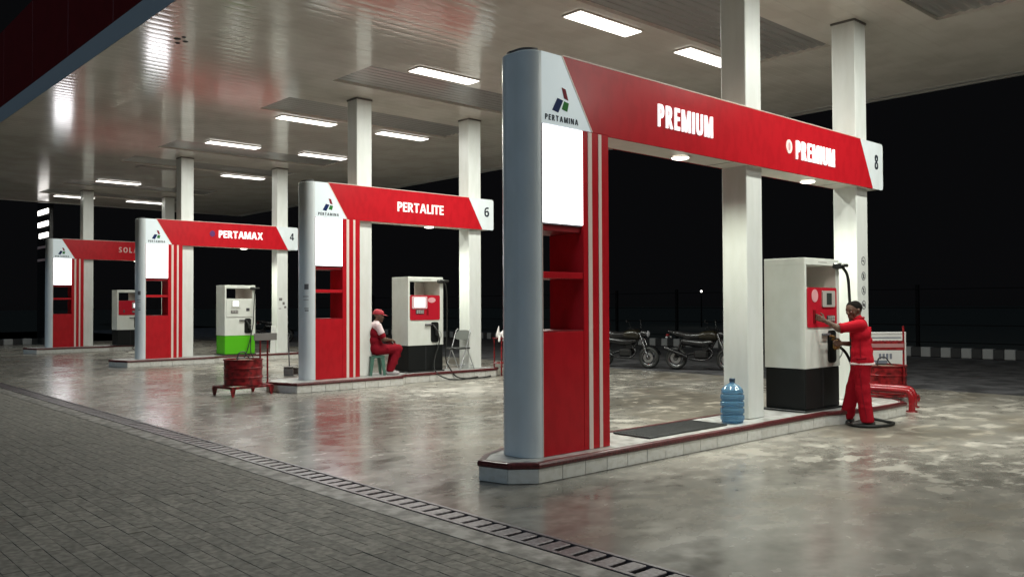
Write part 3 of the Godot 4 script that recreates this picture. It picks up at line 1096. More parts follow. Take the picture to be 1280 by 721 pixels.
	# lamps in the soffit
	for lx in ([7.80, 10.62] if i == 0 else [10.75]):
		s = st()
		var at := Transform3D(Basis(), Vector3(lx, hb + 0.010, zc - 0.03))
		lathe(s, [Vector2(0.095, 0.0), Vector2(0.115, -0.004), Vector2(0.118, -0.012), Vector2(0.098, -0.014)], 20, at)
		var rim := obj("soffit_lamp", s, M.board_white, t)
		s = st()
		lathe(s, [Vector2(0.097, -0.006), Vector2(0.094, -0.022), Vector2(0.06, -0.032), Vector2(0.0, -0.036)], 20, at)
		obj("lamp_lens", s, M.down_glow, rim)
		var l := SpotLight3D.new()
		l.name = "soffit_light"
		l.light_color = Color(0.985, 1.0, 0.93)
		l.light_energy = 6.5
		l.spot_range = 20.0
		l.spot_angle = 75.0
		l.spot_angle_attenuation = 0.8
		l.spot_attenuation = 2.0
		l.light_size = 0.06
		l.shadow_enabled = true
		l.transform = Transform3D(Basis.from_euler(Vector3(-PI / 2, 0, 0)), Vector3(lx, hb - 0.035, zc - 0.03))
		t.add_child(l, true)
	# words
	if i == 0:
		lettering(t, "PREMIUM", 7.065, 8.04, 3.395, 0.235, zf + 0.008, 0.016, M.letter_glow, 0.19, "Droid Sans", true)
		lettering(t, "PREMIUM", 9.855, 10.85, 3.368, 0.235, zf + 0.008, 0.016, M.letter_glow, 0.19, "Droid Sans", true)
		s = st()
		prism(s, disc(9.69, 3.505, 0.072, 0.088), zf + 0.001, zf + 0.008)
		obj("emblem", s, M.emblem_glow, t)
		s = st()
		prism(s, disc(9.69, 3.505, 0.022, 0.05), zf + 0.008, zf + 0.011)
		obj("emblem_mark", s, M.sticker_pink, t)
	elif i == 1:
		lettering(t, "PERTALITE", 9.77, 10.93, 3.428, 0.19, zf + 0.005, 0.01, M.letter_soft, 0.07)
	elif i == 2:
		lettering(t, "PERTAMAX", 9.90, 11.20, 3.445, 0.20, zf + 0.008, 0.016, M.letter_glow, 0.07)
		s = st()
		prism(s, disc(9.72, 3.545, 0.075, 0.085), zf + 0.001, zf + 0.007)
		obj("emblem", s, M.emblem_dark, t)
	else:
		lettering(t, "SOLAR", 10.05, 10.88, 3.465, 0.19, zf + 0.005, 0.01, M.letter_dim, 0.25)
	var dig: String = ["8", "6", "4", "2"][i]
	lettering(t, dig, 12.055, 12.165 if i == 0 else 12.19, 3.47, 0.21, zf + 0.003, 0.005, M.ink, 0.0, "Droid Sans", true)
	# emblem of three slanted blocks and the name below it
	var lx := xl + (0.0 if i == 0 else 0.02)
	var blocks := [[M.logo_red, [0.262, 3.558, 0.313, 3.547, 0.348, 3.448, 0.293, 3.462]], [M.logo_blue, [0.205, 3.452, 0.279, 3.438, 0.214, 3.318, 0.136, 3.333]], [M.logo_green, [0.294, 3.434, 0.355, 3.422, 0.333, 3.342, 0.262, 3.356]]]
	for b in blocks:
		var q: PackedVector2Array = pv(b[1])
		for k in q.size():
			q[k].x += lx
		s = st()
		prism(s, q, zf + 0.0005, zf + 0.004)
		obj("emblem_block", s, b[0], t)
	lettering(t, "PERTAMINA", lx + 0.045, lx + 0.48, 3.235, 0.052, zf + 0.0025, 0.004, M.ink, 0.26)
	# worn notices stuck to the rounded end
	if i == 1 or i == 2:
		for q in [[1.90, 0.10, 0.35], [1.72, 0.012, 0.5], [1.66, 0.01, 0.42], [1.50, 0.012, 0.36], [1.46, 0.02, 0.30]]:
			s = st()
			for k in 6:
				var a0: float = PI / 2 + 0.75 + 1.6 * q[2] * (k / 6.0)
				var a1: float = PI / 2 + 0.75 + 1.6 * q[2] * ((k + 1) / 6.0)
				var d0 := Vector3(cos(a0), 0, sin(a0))
				var d1 := Vector3(cos(a1), 0, sin(a1))
				var c0 := Vector3(xl, 0, zf - cr)
				quadn(s, c0 + d0 * (cr + 0.002) + Vector3.UP * (q[0] + q[1] * 0.5), c0 + d1 * (cr + 0.002) + Vector3.UP * (q[0] + q[1] * 0.5), c0 + d1 * (cr + 0.002) + Vector3.UP * (q[0] - q[1] * 0.5), c0 + d0 * (cr + 0.002) + Vector3.UP * (q[0] - q[1] * 0.5), d0, d1, d1, d0)
			obj("worn_notice", s, M.frame_grey, t)

# ---------------------------------------------------------------- islands
func island(i: int) -> void:
	var zc: float = FACE[i] - TH / 2
	# outline as (x, distance from the middle line), front side from the nose to the far end, then the back side
	var h: Array
	var back: Array
	if i == 0:
		h = [[4.87, -0.065], [4.945, 0.233], [5.155, 0.40], [10.20, 0.405], [10.95, 0.61], [11.45, 0.64], [12.02, 0.64], [12.28, 0.40], [12.36, 0.0]]
		back = [[12.28, -0.40], [12.02, -0.62], [11.45, -0.62], [10.95, -0.58], [10.20, -0.405], [5.42, -0.40], [5.13, -0.285]]
	else:
		h = [[7.13, -0.10], [7.20, 0.20], [7.36, 0.62], [9.62, 0.62], [9.84, 0.40], [12.24, 0.38], [12.42, 0.24], [12.46, 0.0]]
		back = [[12.42, -0.24], [12.24, -0.38], [9.84, -0.40], [9.62, -0.60], [7.60, -0.60], [7.34, -0.45]]
	var t := thing("pump_island", ["nearest raised pump island with dark red nosing and white tiled kerb", "raised pump island under the gate numbered 6, hose lying beside it", "raised pump island under the green-based pump", "farthest raised pump island at left"][i], "pump island", Vector3(0, 0, 0), 0.0, "raised pump islands")
	var poly := PackedVector2Array()
	for p in h + back:
		poly.append(Vector2(p[0], zc + p[1]))
	# top
	var idx := Geometry2D.triangulate_polygon(poly)
	var s := st()
	for k in range(0, idx.size(), 3):
		var a := poly[idx[k]]
		var b := poly[idx[k + 1]]
		var c := poly[idx[k + 2]]
		tri(s, Vector3(a.x, ISL - 0.003, a.y), Vector3(b.x, ISL - 0.003, b.y), Vector3(c.x, ISL - 0.003, c.y), Vector3.UP, Vector3.UP, Vector3.UP)
	var cnt := poly.size()
	for k in cnt:
		var a := poly[k]
		var b := poly[(k + 1) % cnt]
		var nn := (b - a).orthogonal().normalized()
		if nn.dot((a + b) / 2 - Vector2(9.0, zc)) < 0:
			nn = -nn
		if absf(nn.x) > 0.99 and a.x > 9.0:
			nn = Vector2(1, 0)
		var o := nn * -0.010
		quad(s, Vector3(a.x + o.x, 0, a.y + o.y), Vector3(b.x + o.x, 0, b.y + o.y), Vector3(b.x + o.x, ISL - 0.01, b.y + o.y), Vector3(a.x + o.x, ISL - 0.01, a.y + o.y), Vector3(nn.x, 0, nn.y))
	obj("core", s, M.island_top, t)
	var rng := RandomNumberGenerator.new()
	rng.seed = 40 + i
	var mats := [M.tile_white, M.tile_white_b, M.tile_white_c]
	var facing := st()
	var nos := st()
	for k in cnt:
		var a := poly[k]
		var b := poly[(k + 1) % cnt]
		var d := (b - a)
		var L := d.length()
		d /= L
		var nn := Vector2(d.y, -d.x)
		if nn.dot((a + b) / 2 - Vector2(clampf((a.x + b.x) / 2, 5.6, 12.0), zc)) < 0:
			nn = -nn
		# basis: x along the edge, z outward
		var ex := Vector3(d.x, 0, d.y)
		var ez := Vector3(nn.x, 0, nn.y)
		var ey := ez.cross(ex)
		if ey.y < 0:
			ex = -ex
			ey = ez.cross(ex)
		var base := a if ex.dot(Vector3(d.x, 0, d.y)) > 0 else b
		var xf := Transform3D(Basis(ex, ey, ez), Vector3(base.x, 0, base.y))
		var front := ez.z > -0.2 and (i < 2)
		var nt := maxi(1, int(round(L / 0.30)))
		var w := L / nt
		for q in nt:
			var jit := rng.randf_range(-0.0015, 0.0015)
			var lo := Vector3(q * w + 0.0025, 0.004, -0.012)
			var hi := Vector3((q + 1) * w - 0.0025, 0.127, 0.0 + jit)
			if front and (a.y + b.y) / 2 > zc - 0.3:
				var ts := st()
				bx(ts, lo, hi, 0.0025)
				var o := obj("tile", ts, mats[rng.randi_range(0, 2)], t)
				o.transform = xf
			else:
				bx(facing, lo, hi, 0.0025, xf)
		# nosing: a rounded red coping piece per edge
		var ns := st()
		var pr := [[-0.055, ISL + 0.001], [-0.012, ISL + 0.004], [0.006, ISL - 0.002], [0.014, ISL - 0.016], [0.014, ISL - 0.040], [0.004, ISL - 0.050], [-0.055, ISL - 0.050]]
		for q in pr.size() - 1:
			var pa = pr[q]
			var pb = pr[q + 1]
			var nv := Vector3(0, pa[0] - pb[0], pb[1] - pa[1])
			nv = Vector3(0, -(pa[0] - pb[0]), (pa[1] - pb[1])).normalized()
			var ea := 0.006
			quad(ns, xf * Vector3(-ea, pa[1], pa[0]), xf * Vector3(L + ea, pa[1], pa[0]), xf * Vector3(L + ea, pb[1], pb[0]), xf * Vector3(-ea, pb[1], pb[0]), xf.basis * nv)
		obj("nosing", ns, M.nosing_red, t)
	obj("tile_facing", facing, M.tile_white, t).set_meta("kind", "stuff")

# ---------------------------------------------------------------- dispensers
func pump(called_label: String, x: float, zf: float, base: StandardMaterial3D, style: int) -> Node3D:
	var t := thing("fuel_dispenser", called_label, "fuel dispenser", Vector3(x, ISL, zf), 0.0, "fuel dispensers on the islands")
	var W := 0.90
	var D := 0.57
	var H := 1.95
	box("base_plinth", Vector3(-0.05, 0.0, -D - 0.03), Vector3(W + 0.02, 0.022, 0.02), M.rubber, t, 0.004)
	box("base", Vector3(0.004, 0.022, -D + 0.004), Vector3(W - 0.004, 0.545, -0.006), base, t, 0.012)
	if style != 2:
		box("base_seam", Vector3(W * 0.5 - 0.003, 0.03, -0.008), Vector3(W * 0.5 + 0.003, 0.53, -0.003), M.cap_dark, t, 0.001)
	var s := st()
	prism(s, pv([0, 0.547, W, 0.547, W, H - 0.085, 0.81, H - 0.085, 0.81, 1.577, 0.045, 1.577, 0.045, H - 0.085, 0, H - 0.085]), -D, 0)
	obj("cabinet", s, M.pump_white, t)
	box("right_side", Vector3(0.8085, 1.579, -D + 0.005), Vector3(0.8095, H - 0.0855, -0.002), M.pump_beige, t, 0.0)
	s = st()
	bx(s, Vector3(0, H - 0.085, -D), Vector3(W, H, 0), 0.003)
	obj("head", s, M.pump_white, t)
	if style == 0:
		box("cavity_back", Vector3(0.046, 1.58, -D + 0.01), Vector3(0.809, H - 0.093, -D + 0.03), M.pump_beige, t, 0.002)
	else:
		box("cavity_back", Vector3(0.56, 1.58, -D + 0.01), Vector3(0.809, H - 0.093, -D + 0.03), M.pump_beige, t, 0.002)
	# faint maker's line on the head
	box("name_strip", Vector3(0.36, H - 0.052, -0.001), Vector3(0.58, H - 0.040, 0.0025), M.bezel, t, 0.001)
	# control panel
	var pm: StandardMaterial3D = M.pump_white if style == 2 else M.pump_red
	s = st()
	prism(s, round_rect(0.045, 1.066, 0.805, 1.576, 0.03), -0.004, 0.014)
	obj("control_panel", s, pm, t)
	if style == 2:
		box("panel_groove", Vector3(0.045, 1.052, -0.001), Vector3(0.82, 1.062, 0.006), M.bezel, t, 0.001)
	var scr: Array = [[0.405, 1.325, 0.735, 1.535], [0.085, 1.30, 0.465, 1.55], [0.19, 1.34, 0.43, 1.53], [0.50, 1.30, 0.78, 1.50]][style]
	s = st()
	prism(s, round_rect(scr[0], scr[1], scr[2], scr[3], 0.02), 0.0145, 0.03)
	var bz := obj("display", s, [M.bezel, M.bezel_pink, M.pump_white, M.bezel][style], t)
	var iw: float = [0.10, 0.06, 0.04, 0.05][style]
	var lcd: Array = [scr[0] + iw, scr[1] + 0.03, scr[2] - iw, scr[3] - 0.03]
	box("screen", Vector3(lcd[0], lcd[1], 0.0305), Vector3(lcd[2], lcd[3], 0.035), M.lcd if style == 0 else M.screen_glow, bz, 0.002)
	if style > 0 and style < 3:
		area_light(t, Vector3((lcd[0] + lcd[2]) / 2, (lcd[1] + lcd[3]) / 2, 0.04), Vector2(lcd[2] - lcd[0], lcd[3] - lcd[1]), Basis.from_euler(Vector3(0, PI, 0)), 0.015, Color(1, 0.98, 1))
		if style == 1:
			for k in 3:
				box("screen_line", Vector3(lcd[0] + 0.04, lcd[1] + 0.035 + k * 0.055, 0.0352), Vector3(lcd[2] - 0.07, lcd[1] + 0.041 + k * 0.055, 0.0365), M.bezel_pink, bz, 0.0005)
	if style != 2:
		s = st()
		prism(s, disc(0.225 if style == 0 else 0.59, 1.47 if style == 0 else 1.475, 0.082 if style == 0 else 0.10, 0.082 if style == 0 else 0.055), 0.0145, 0.018)
		obj("round_sticker", s, M.sticker_pink, t)
	# keypad and payment slot
	var kp: Array = [[0.53, 1.13], [0.18, 1.19], [0.17, 1.165], [0.5, 1.14]][style]
	box("keypad", Vector3(kp[0], kp[1], 0.0145), Vector3(kp[0] + 0.21, kp[1] + 0.085, 0.024), M.cap_dark, t, 0.003)
	for rr in 2:
		for cc in 4:
			box("key", Vector3(kp[0] + 0.016 + cc * 0.047, kp[1] + 0.012 + rr * 0.036, 0.0242), Vector3(kp[0] + 0.050 + cc * 0.047, kp[1] + 0.040 + rr * 0.036, 0.031), M.bezel, t, 0.003)
	var sl: Array = [[0.18, 1.12, 0.06, 0.17], [0.46, 1.17, 0.045, 0.12], [0.62, 1.225, 0.10, 0.085], [0.2, 1.15, 0.05, 0.1]][style]
	box("card_slot", Vector3(sl[0], sl[1], 0.0145), Vector3(sl[0] + sl[2], sl[1] + sl[3], 0.022), M.red_dark if style < 2 else M.cap_dark, t, 0.004)
	if style == 2:
		box("display_legend", Vector3(0.17, 1.295, 0.0145), Vector3(0.45, 1.315, 0.018), M.bezel, t, 0.001)
	# nozzle bay, lever, nozzle
	s = st()
	prism(s, round_rect(0.575, 0.60, 0.765, 1.02, 0.05), -0.002, 0.022)
	obj("nozzle_bay", s, M.pump_black, t)
	s = st()
	bx(s, Vector3(0.42, 0.955, 0.0), Vector3(0.575, 0.985, 0.05), 0.006)
	obj("lever", s, M.frame_grey, t)
	s = st()
	if style == 0:
		tube(s, curve([Vector3(0.62, 0.90, 0.04), Vector3(0.60, 0.93, 0.08), Vector3(0.545, 0.945, 0.105), Vector3(0.47, 0.955, 0.09)]), 0.012, 8)
		bx(s, Vector3(0.60, 0.77, 0.045), Vector3(0.70, 0.90, 0.115), 0.02)
	else:
		tube(s, curve([Vector3(0.62, 0.95, 0.03), Vector3(0.64, 0.90, 0.07), Vector3(0.68, 0.80, 0.10), Vector3(0.73, 0.66, 0.09)]), 0.022, 8)
		bx(s, Vector3(0.64, 0.74, 0.05), Vector3(0.70, 0.86, 0.11), 0.02)
	var nz := obj("nozzle", s, M.brass if style == 0 else M.rubber, t)
	s = st()
	tube(s, curve([Vector3(0.70, 0.85, 0.09), Vector3(0.755, 0.80, 0.10), Vector3(0.765, 0.72, 0.10), Vector3(0.72, 0.66, 0.09)]), 0.007, 6)
	obj("guard", s, M.steel, nz)
	# hose bracket at the upper right corner
	s = st()
	bx(s, Vector3(0.74, H - 0.125, -0.02), Vector3(0.90, H - 0.045, 0.07), 0.02)
	bx(s, Vector3(0.84, H - 0.10, 0.04), Vector3(0.985, H - 0.055, 0.10), 0.018)
	obj("hose_bracket", s, M.rubber, t)
	# hose
	var pts: Array
	if style == 0:
		pts = [[0.86, 1.84, 0.08], [0.925, 1.72, 0.11], [0.95, 1.40, 0.12], [0.955, 0.9, 0.13], [0.93, 0.35, 0.15], [0.90, 0.03, 0.17], [0.74, -0.10, 0.20], [0.56, -0.152, 0.26], [0.44, -0.157, 0.42], [0.50, -0.157, 0.60], [0.74, -0.157, 0.70], [1.0, -0.157, 0.66], [1.08, -0.155, 0.50], [1.02, -0.10, 0.30], [0.98, 0.10, 0.22], [0.90, 0.45, 0.20], [0.80, 0.70, 0.15], [0.70, 0.80, 0.11]]
	elif style == 1:
		pts = [[0.86, 1.84, 0.08], [0.91, 1.70, 0.10], [0.925, 1.30, 0.10], [0.915, 0.7, 0.10], [0.86, 0.25, 0.14], [0.90, 0.02, 0.26], [1.0, -0.12, 0.34], [1.2, -0.157, 0.42], [1.6, -0.158, 0.46], [1.95, -0.158, 0.30], [1.98, -0.158, 0.02], [1.6, -0.158, 0.28], [1.15, -0.152, 0.50], [0.85, -0.15, 0.62], [0.60, -0.12, 0.50], [0.50, 0.01, 0.26], [0.58, 0.25, 0.12], [0.70, 0.50, 0.09], [0.735, 0.66, 0.09]]
	else:
		pts = [[0.86, 1.84, 0.08], [0.83, 1.60, 0.09], [0.81, 1.20, 0.09], [0.78, 0.80, 0.10], [0.62, 0.20, 0.14], [0.50, -0.02, 0.20], [0.42, -0.12, 0.36], [0.52, -0.155, 0.5], [0.66, -0.13, 0.42], [0.66, 0.10, 0.22], [0.72, 0.45, 0.10], [0.735, 0.66, 0.09]]
	var vp: Array = []
	for p in pts:
		vp.append(Vector3(p[0], p[1], p[2]))
	s = st()
	tube(s, curve(vp, 7), 0.019 if style == 0 else 0.014, 8)
	obj("hose", s, M.hose_rubber, t)
	return t

func pumps() -> void:
	pump("white fuel dispenser with black base, red panel and the standing attendant's hand on it", 9.95, -5.44, M.pump_black, 0)
	pump("white fuel dispenser with black base and lit screen beside the seated person", 10.11, -14.22, M.pump_black, 1)
	pump("white fuel dispenser with bright green base", 10.06, -22.87, M.pump_green, 2)
	pump("farthest fuel dispenser, half hidden behind the third gate's rounded leg", 9.94, -31.50, M.pump_black, 3)

# ---------------------------------------------------------------- things on the forecourt
func fire_drum(label: String, at: Vector3, turn: float, board_label: String) -> void:
	var t := thing("sand_drum", label, "fire drum", at, turn, "red fire sand drums on stands")
	var s := st()
	lathe(s, [Vector2(0.0, 0.17), Vector2(0.315, 0.17), Vector2(0.325, 0.175), Vector2(0.325, 0.29), Vector2(0.335, 0.30), Vector2(0.335, 0.315), Vector2(0.325, 0.325), Vector2(0.325, 0.45), Vector2(0.335, 0.46), Vector2(0.335, 0.475), Vector2(0.325, 0.485), Vector2(0.325, 0.60), Vector2(0.34, 0.606), Vector2(0.34, 0.622), Vector2(0.318, 0.622), Vector2(0.312, 0.56), Vector2(0.0, 0.575)], 32)
	obj("drum", s, M.drum_red, t)
	s = st()
	lathe(s, [Vector2(0.31, 0.575), Vector2(0.22, 0.60), Vector2(0.08, 0.615), Vector2(0.0, 0.61)], 20)
	obj("sand", s, M.sand, t)
	s = st()
	for q in [[-0.42, -0.30, 0.42, -0.26], [-0.42, 0.26, 0.42, 0.30]]:
		bx(s, Vector3(q[0], 0.125, q[1]), Vector3(q[2], 0.168, q[3]), 0.006)
	for q in [[-0.42, -0.26, -0.38, 0.26], [0.38, -0.26, 0.42, 0.26], [0.421, -0.02, 0.52, 0.02]]:
		bx(s, Vector3(q[0], 0.127, q[1]), Vector3(q[2], 0.166, q[3]), 0.006)
	obj("stand", s, M.drum_red, t)
	for sx in [-1.0, 1.0]:
		for sz in [-1.0, 1.0]:
			s = st()
			prism(s, pv([-0.05, 0.13, 0.05, 0.13, 0.02, 0.0, -0.02, 0.0]), -0.012, 0.012, Transform3D(Basis(), Vector3(sx * 0.385, 0, sz * 0.28)))
			obj("leg", s, M.drum_red, t)
	for px in ([0.345, 0.50] if board_label == "" else [0.17]):
		s = st()
		tube(s, [Vector3(px, 0.13, 0.30 if px == 0.17 else 0.0), Vector3(px, [1.03, 1.03, 1.25][[0.345, 0.50, 0.17].find(px)], 0.30 if px == 0.17 else 0.0)], 0.016, 8)
		obj("pole", s, M.drum_red, t)
	if board_label == "":
		box("sign_plate", Vector3(0.20, 0.93, 0.018), Vector3(0.68, 1.06, 0.032), M.dirty_grey, t, 0.004)
	else:
		box("sign_plate", Vector3(-0.50, 0.87, 0.31), Vector3(0.18, 1.02, 0.325), M.drum_red, t, 0.004)
		box("pale_band", Vector3(-0.48, 0.915, 0.3255), Vector3(0.16, 0.975, 0.329), M.sticker_dim, t, 0.001)
	s = st()
	tube(s, curve([Vector3(-0.12, 0.60, 0.0), Vector3(-0.10, 0.72, 0.02), Vector3(0.0, 0.74, 0.03), Vector3(0.06, 0.66, 0.05), Vector3(0.10, 0.62, 0.06)]), 0.012, 6)
	tube(s, [Vector3(-0.16, 0.64, 0.04), Vector3(0.02, 0.63, 0.02)], 0.014, 6)
	obj("shovel_handle", s, M.cap_dark, t)

func forecourt_things() -> void:
	# ---- rubber mat on the near island
	var mt := thing("rubber_mat", "dark rectangular mat lying on the nearest island between its leg and column", "mat", Vector3(7.60, ISL, -5.74))
	box("pad", Vector3(-0.70, 0.0, -0.245), Vector3(0.70, 0.016, 0.245), M.rubber, mt, 0.006)
	for k in 11:
		box("rib", Vector3(-0.66, 0.0165, -0.215 + k * 0.043 - 0.010), Vector3(0.66, 0.020, -0.215 + k * 0.043 + 0.010), M.rubber, mt, 0.002)
	# ---- water jug
	var j := thing("water_jug", "big translucent blue water jug standing before the column on the nearest island", "water jug", Vector3(8.53, ISL, -5.58))
	var s := st()
	var prof: Array = [Vector2(0.0, 0.012), Vector2(0.10, 0.004), Vector2(0.125, 0.012)]
	for k in 4:
		var y := 0.03 + k * 0.078
		prof += [Vector2(0.122, y), Vector2(0.1355, y + 0.010), Vector2(0.1365, y + 0.034), Vector2(0.1355, y + 0.058), Vector2(0.122, y + 0.068)]
	prof += [Vector2(0.130, 0.35), Vector2(0.120, 0.385), Vector2(0.085, 0.425), Vector2(0.038, 0.452), Vector2(0.030, 0.460), Vector2(0.030, 0.485)]
	lathe(s, prof, 32)
	obj("bottle", s, M.jug_blue, j)
	s = st()
	lathe(s, [Vector2(0.033, 0.470), Vector2(0.034, 0.505), Vector2(0.030, 0.512), Vector2(0.0, 0.513)], 20)
	obj("cap", s, M.jug_cap, j)
	# ---- red pipe guards at the far end of the near island
	for g in [[12.44, -5.17, -6.38, 0.29, "nearer low red pipe guard at the far end of the nearest island"], [13.02, -5.38, -6.18, 0.27, "farther low red pipe guard, just behind the other pipe guard"]]:
		var t := thing("pipe_guard", g[4], "guard rail", Vector3(g[0], 0, g[1]), 0.0, "red pipe guards at the island end")
		s = st()
		var zl: float = g[2] - g[1]
		tube(s, curve([Vector3(0, 0.0, 0), Vector3(0, g[3] - 0.12, 0), Vector3(0, g[3] - 0.02, -0.04), Vector3(0, g[3], -0.13), Vector3(0, g[3], zl * 0.5), Vector3(0, g[3], zl + 0.13), Vector3(0, g[3] - 0.02, zl + 0.04), Vector3(0, g[3] - 0.12, zl), Vector3(0, 0.0, zl)], 5), 0.045, 14)
		obj("hoop", s, M.pipe_red, t)
		for zz in [0.0, zl]:
			s = st()
			lathe(s, [Vector2(0.0, 0.012), Vector2(0.075, 0.012), Vector2(0.08, 0.0)], 14, Transform3D(Basis(), Vector3(0, 0, zz)))
			obj("foot_plate", s, M.drum_red, t)
	# ---- fire drums
	fire_drum("red sand drum on a stand before the nose of the island numbered 6", Vector3(6.62, 0, -14.28), 0.15, "")
	fire_drum("red sand drum behind the standing attendant, before the white signboard", Vector3(13.70, -0.06, -6.12), -0.72, "red")
	# ---- white board sign behind the right-hand drum
	var b := thing("board_sign", "white framed notice board on legs behind the right-hand red drum", "signboard", Vector3(14.15, 0, -6.42), -0.72)
	box("panel", Vector3(-0.44, 0.10, -0.02), Vector3(0.44, 1.04, 0.02), M.board_white, b, 0.006)
	for q in [[Vector3(-0.46, 0.0, -0.03), Vector3(-0.425, 1.07, 0.03)], [Vector3(0.425, 0.0, -0.03), Vector3(0.46, 1.07, 0.03)], [Vector3(-0.424, 1.035, -0.03), Vector3(0.424, 1.07, 0.03)]]:
		box("frame", q[0], q[1], M.board_white, b, 0.006)
	box("header_line", Vector3(-0.38, 0.965, 0.0205), Vector3(0.38, 0.985, 0.023), M.board_grey, b, 0.001)
	for k in 7:
		box("illegible_letter", Vector3(-0.06 + k * 0.058, 0.85, 0.0205), Vector3(-0.02 + k * 0.058, 0.93, 0.023), M.board_grey, b, 0.001)
	s = st()
	prism(s, pv([-0.26, 0.44, 0.16, 0.44, 0.14, 0.60, -0.10, 0.60]), 0.0205, 0.024)
	obj("picture", s, M.board_grey, b)
	for k in 4:
		box("illegible_letter", Vector3(0.0 + k * 0.06, 0.62, 0.0205), Vector3(0.04 + k * 0.06, 0.71, 0.023), M.board_grey, b, 0.001)
	# ---- folding chair on island 6
	chair()
	# ---- red stand with a cloth, half hidden behind the near leg
	var c := thing("red_stand", "red steel stand holding a white cloth, behind the end of the gate numbered 6", "stand", Vector3(12.52, 0, -14.05))
	for q in [[-0.13, -0.12], [0.22, -0.12], [-0.13, 0.12], [0.22, 0.12]]:
		s = st()
		tube(s, [Vector3(q[0], 0, q[1]), Vector3(q[0], 0.82, q[1])], 0.016, 8)
		obj("leg", s, M.drum_red, c)
	box("shelf", Vector3(-0.16, 0.80, -0.15), Vector3(0.25, 0.83, 0.15), M.drum_red, c, 0.005)
	box("shelf", Vector3(-0.15, 0.26, -0.14), Vector3(0.24, 0.285, 0.14), M.drum_red, c, 0.005)
	s = st()
	blob([[Vector3(-0.14, 0.05, 0.02), Vector3(-0.02, 0.07, 0.0), 0.05, 0.06], [Vector3(-0.15, 0.1, 0.03), Vector3(-0.12, 0.25, 0.02), 0.035, 0.012], [Vector3(-0.05, 0.08, 0.05), Vector3(0.02, 0.17, 0.05), 0.045, 0.02], [Vector3(-0.15, 0.02, 0.08), Vector3(-0.19, -0.07, 0.11), 0.03, 0.022], [Vector3(-0.05, 0.03, 0.1), Vector3(-0.10, -0.06, 0.15), 0.03, 0.02]], 0.012, 0.03, s)
	var cl := obj("white_cloth", s, M.cloth_white, self)
	cl.position = Vector3(12.52, 0.83, -14.05)
	tag(cl, "crumpled white cloth lying on top of the red steel stand", "cloth")
	s = st()
	tube(s, curve([Vector3(0.12, 0.0, 0.05), Vector3(0.10, 0.16, 0.05), Vector3(0.16, 0.26, 0.05), Vector3(0.22, 0.2, 0.05), Vector3(0.18, 0.12, 0.05)]), 0.022, 8)
	var hk := obj("white_hook", s, M.cloth_white, self)
	hk.position = Vector3(12.52, 0.83, -14.05)
	tag(hk, "curved white spout standing beside the cloth on the red stand", "spout")
	var lb := thing("leaning_board", "narrow pale board leaning against the column behind the green-based dispenser", "board", Vector3(11.62, ISL, -23.12), 0.2)
	s = st()
	bx(s, Vector3(-0.09, 0, -0.012), Vector3(0.09, 0.80, 0.012), 0.004, Transform3D(Basis(Vector3(0, 0, 1), -0.06), Vector3.ZERO))
	obj("plank", s, M.board_white, lb)
	s = st()
	bx(s, Vector3(0.092, 0, -0.012), Vector3(0.115, 0.70, 0.012), 0.004, Transform3D(Basis(Vector3(0, 0, 1), -0.06), Vector3.ZERO))
	obj("dark_edge", s, M.cap_dark, lb)
	# ---- long-handled dustpan behind the leg of gate 6
	var dp := thing("dustpan", "long-handled grey dustpan standing behind the leg numbered 6", "dustpan", Vector3(9.20, 0, -17.35), 0.55)
	s = st()
	bx(s, Vector3(-0.18, 0.0, -0.12), Vector3(0.18, 0.015, 0.14), 0.004)
	bx(s, Vector3(-0.18, 0.016, -0.12), Vector3(0.18, 0.19, -0.10), 0.004)
	bx(s, Vector3(-0.18, 0.016, -0.099), Vector3(-0.165, 0.16, 0.12), 0.004)
	bx(s, Vector3(0.165, 0.016, -0.099), Vector3(0.18, 0.16, 0.12), 0.004)
	bx(s, Vector3(-0.18, 0.191, -0.12), Vector3(0.18, 0.205, 0.06), 0.004)
	obj("pan", s, M.dirty_grey, dp)
	s = st()
	tube(s, [Vector3(0, 0.19, -0.08), Vector3(-0.02, 0.86, -0.10)], 0.014, 8)
	obj("handle", s, M.frame_grey, dp)

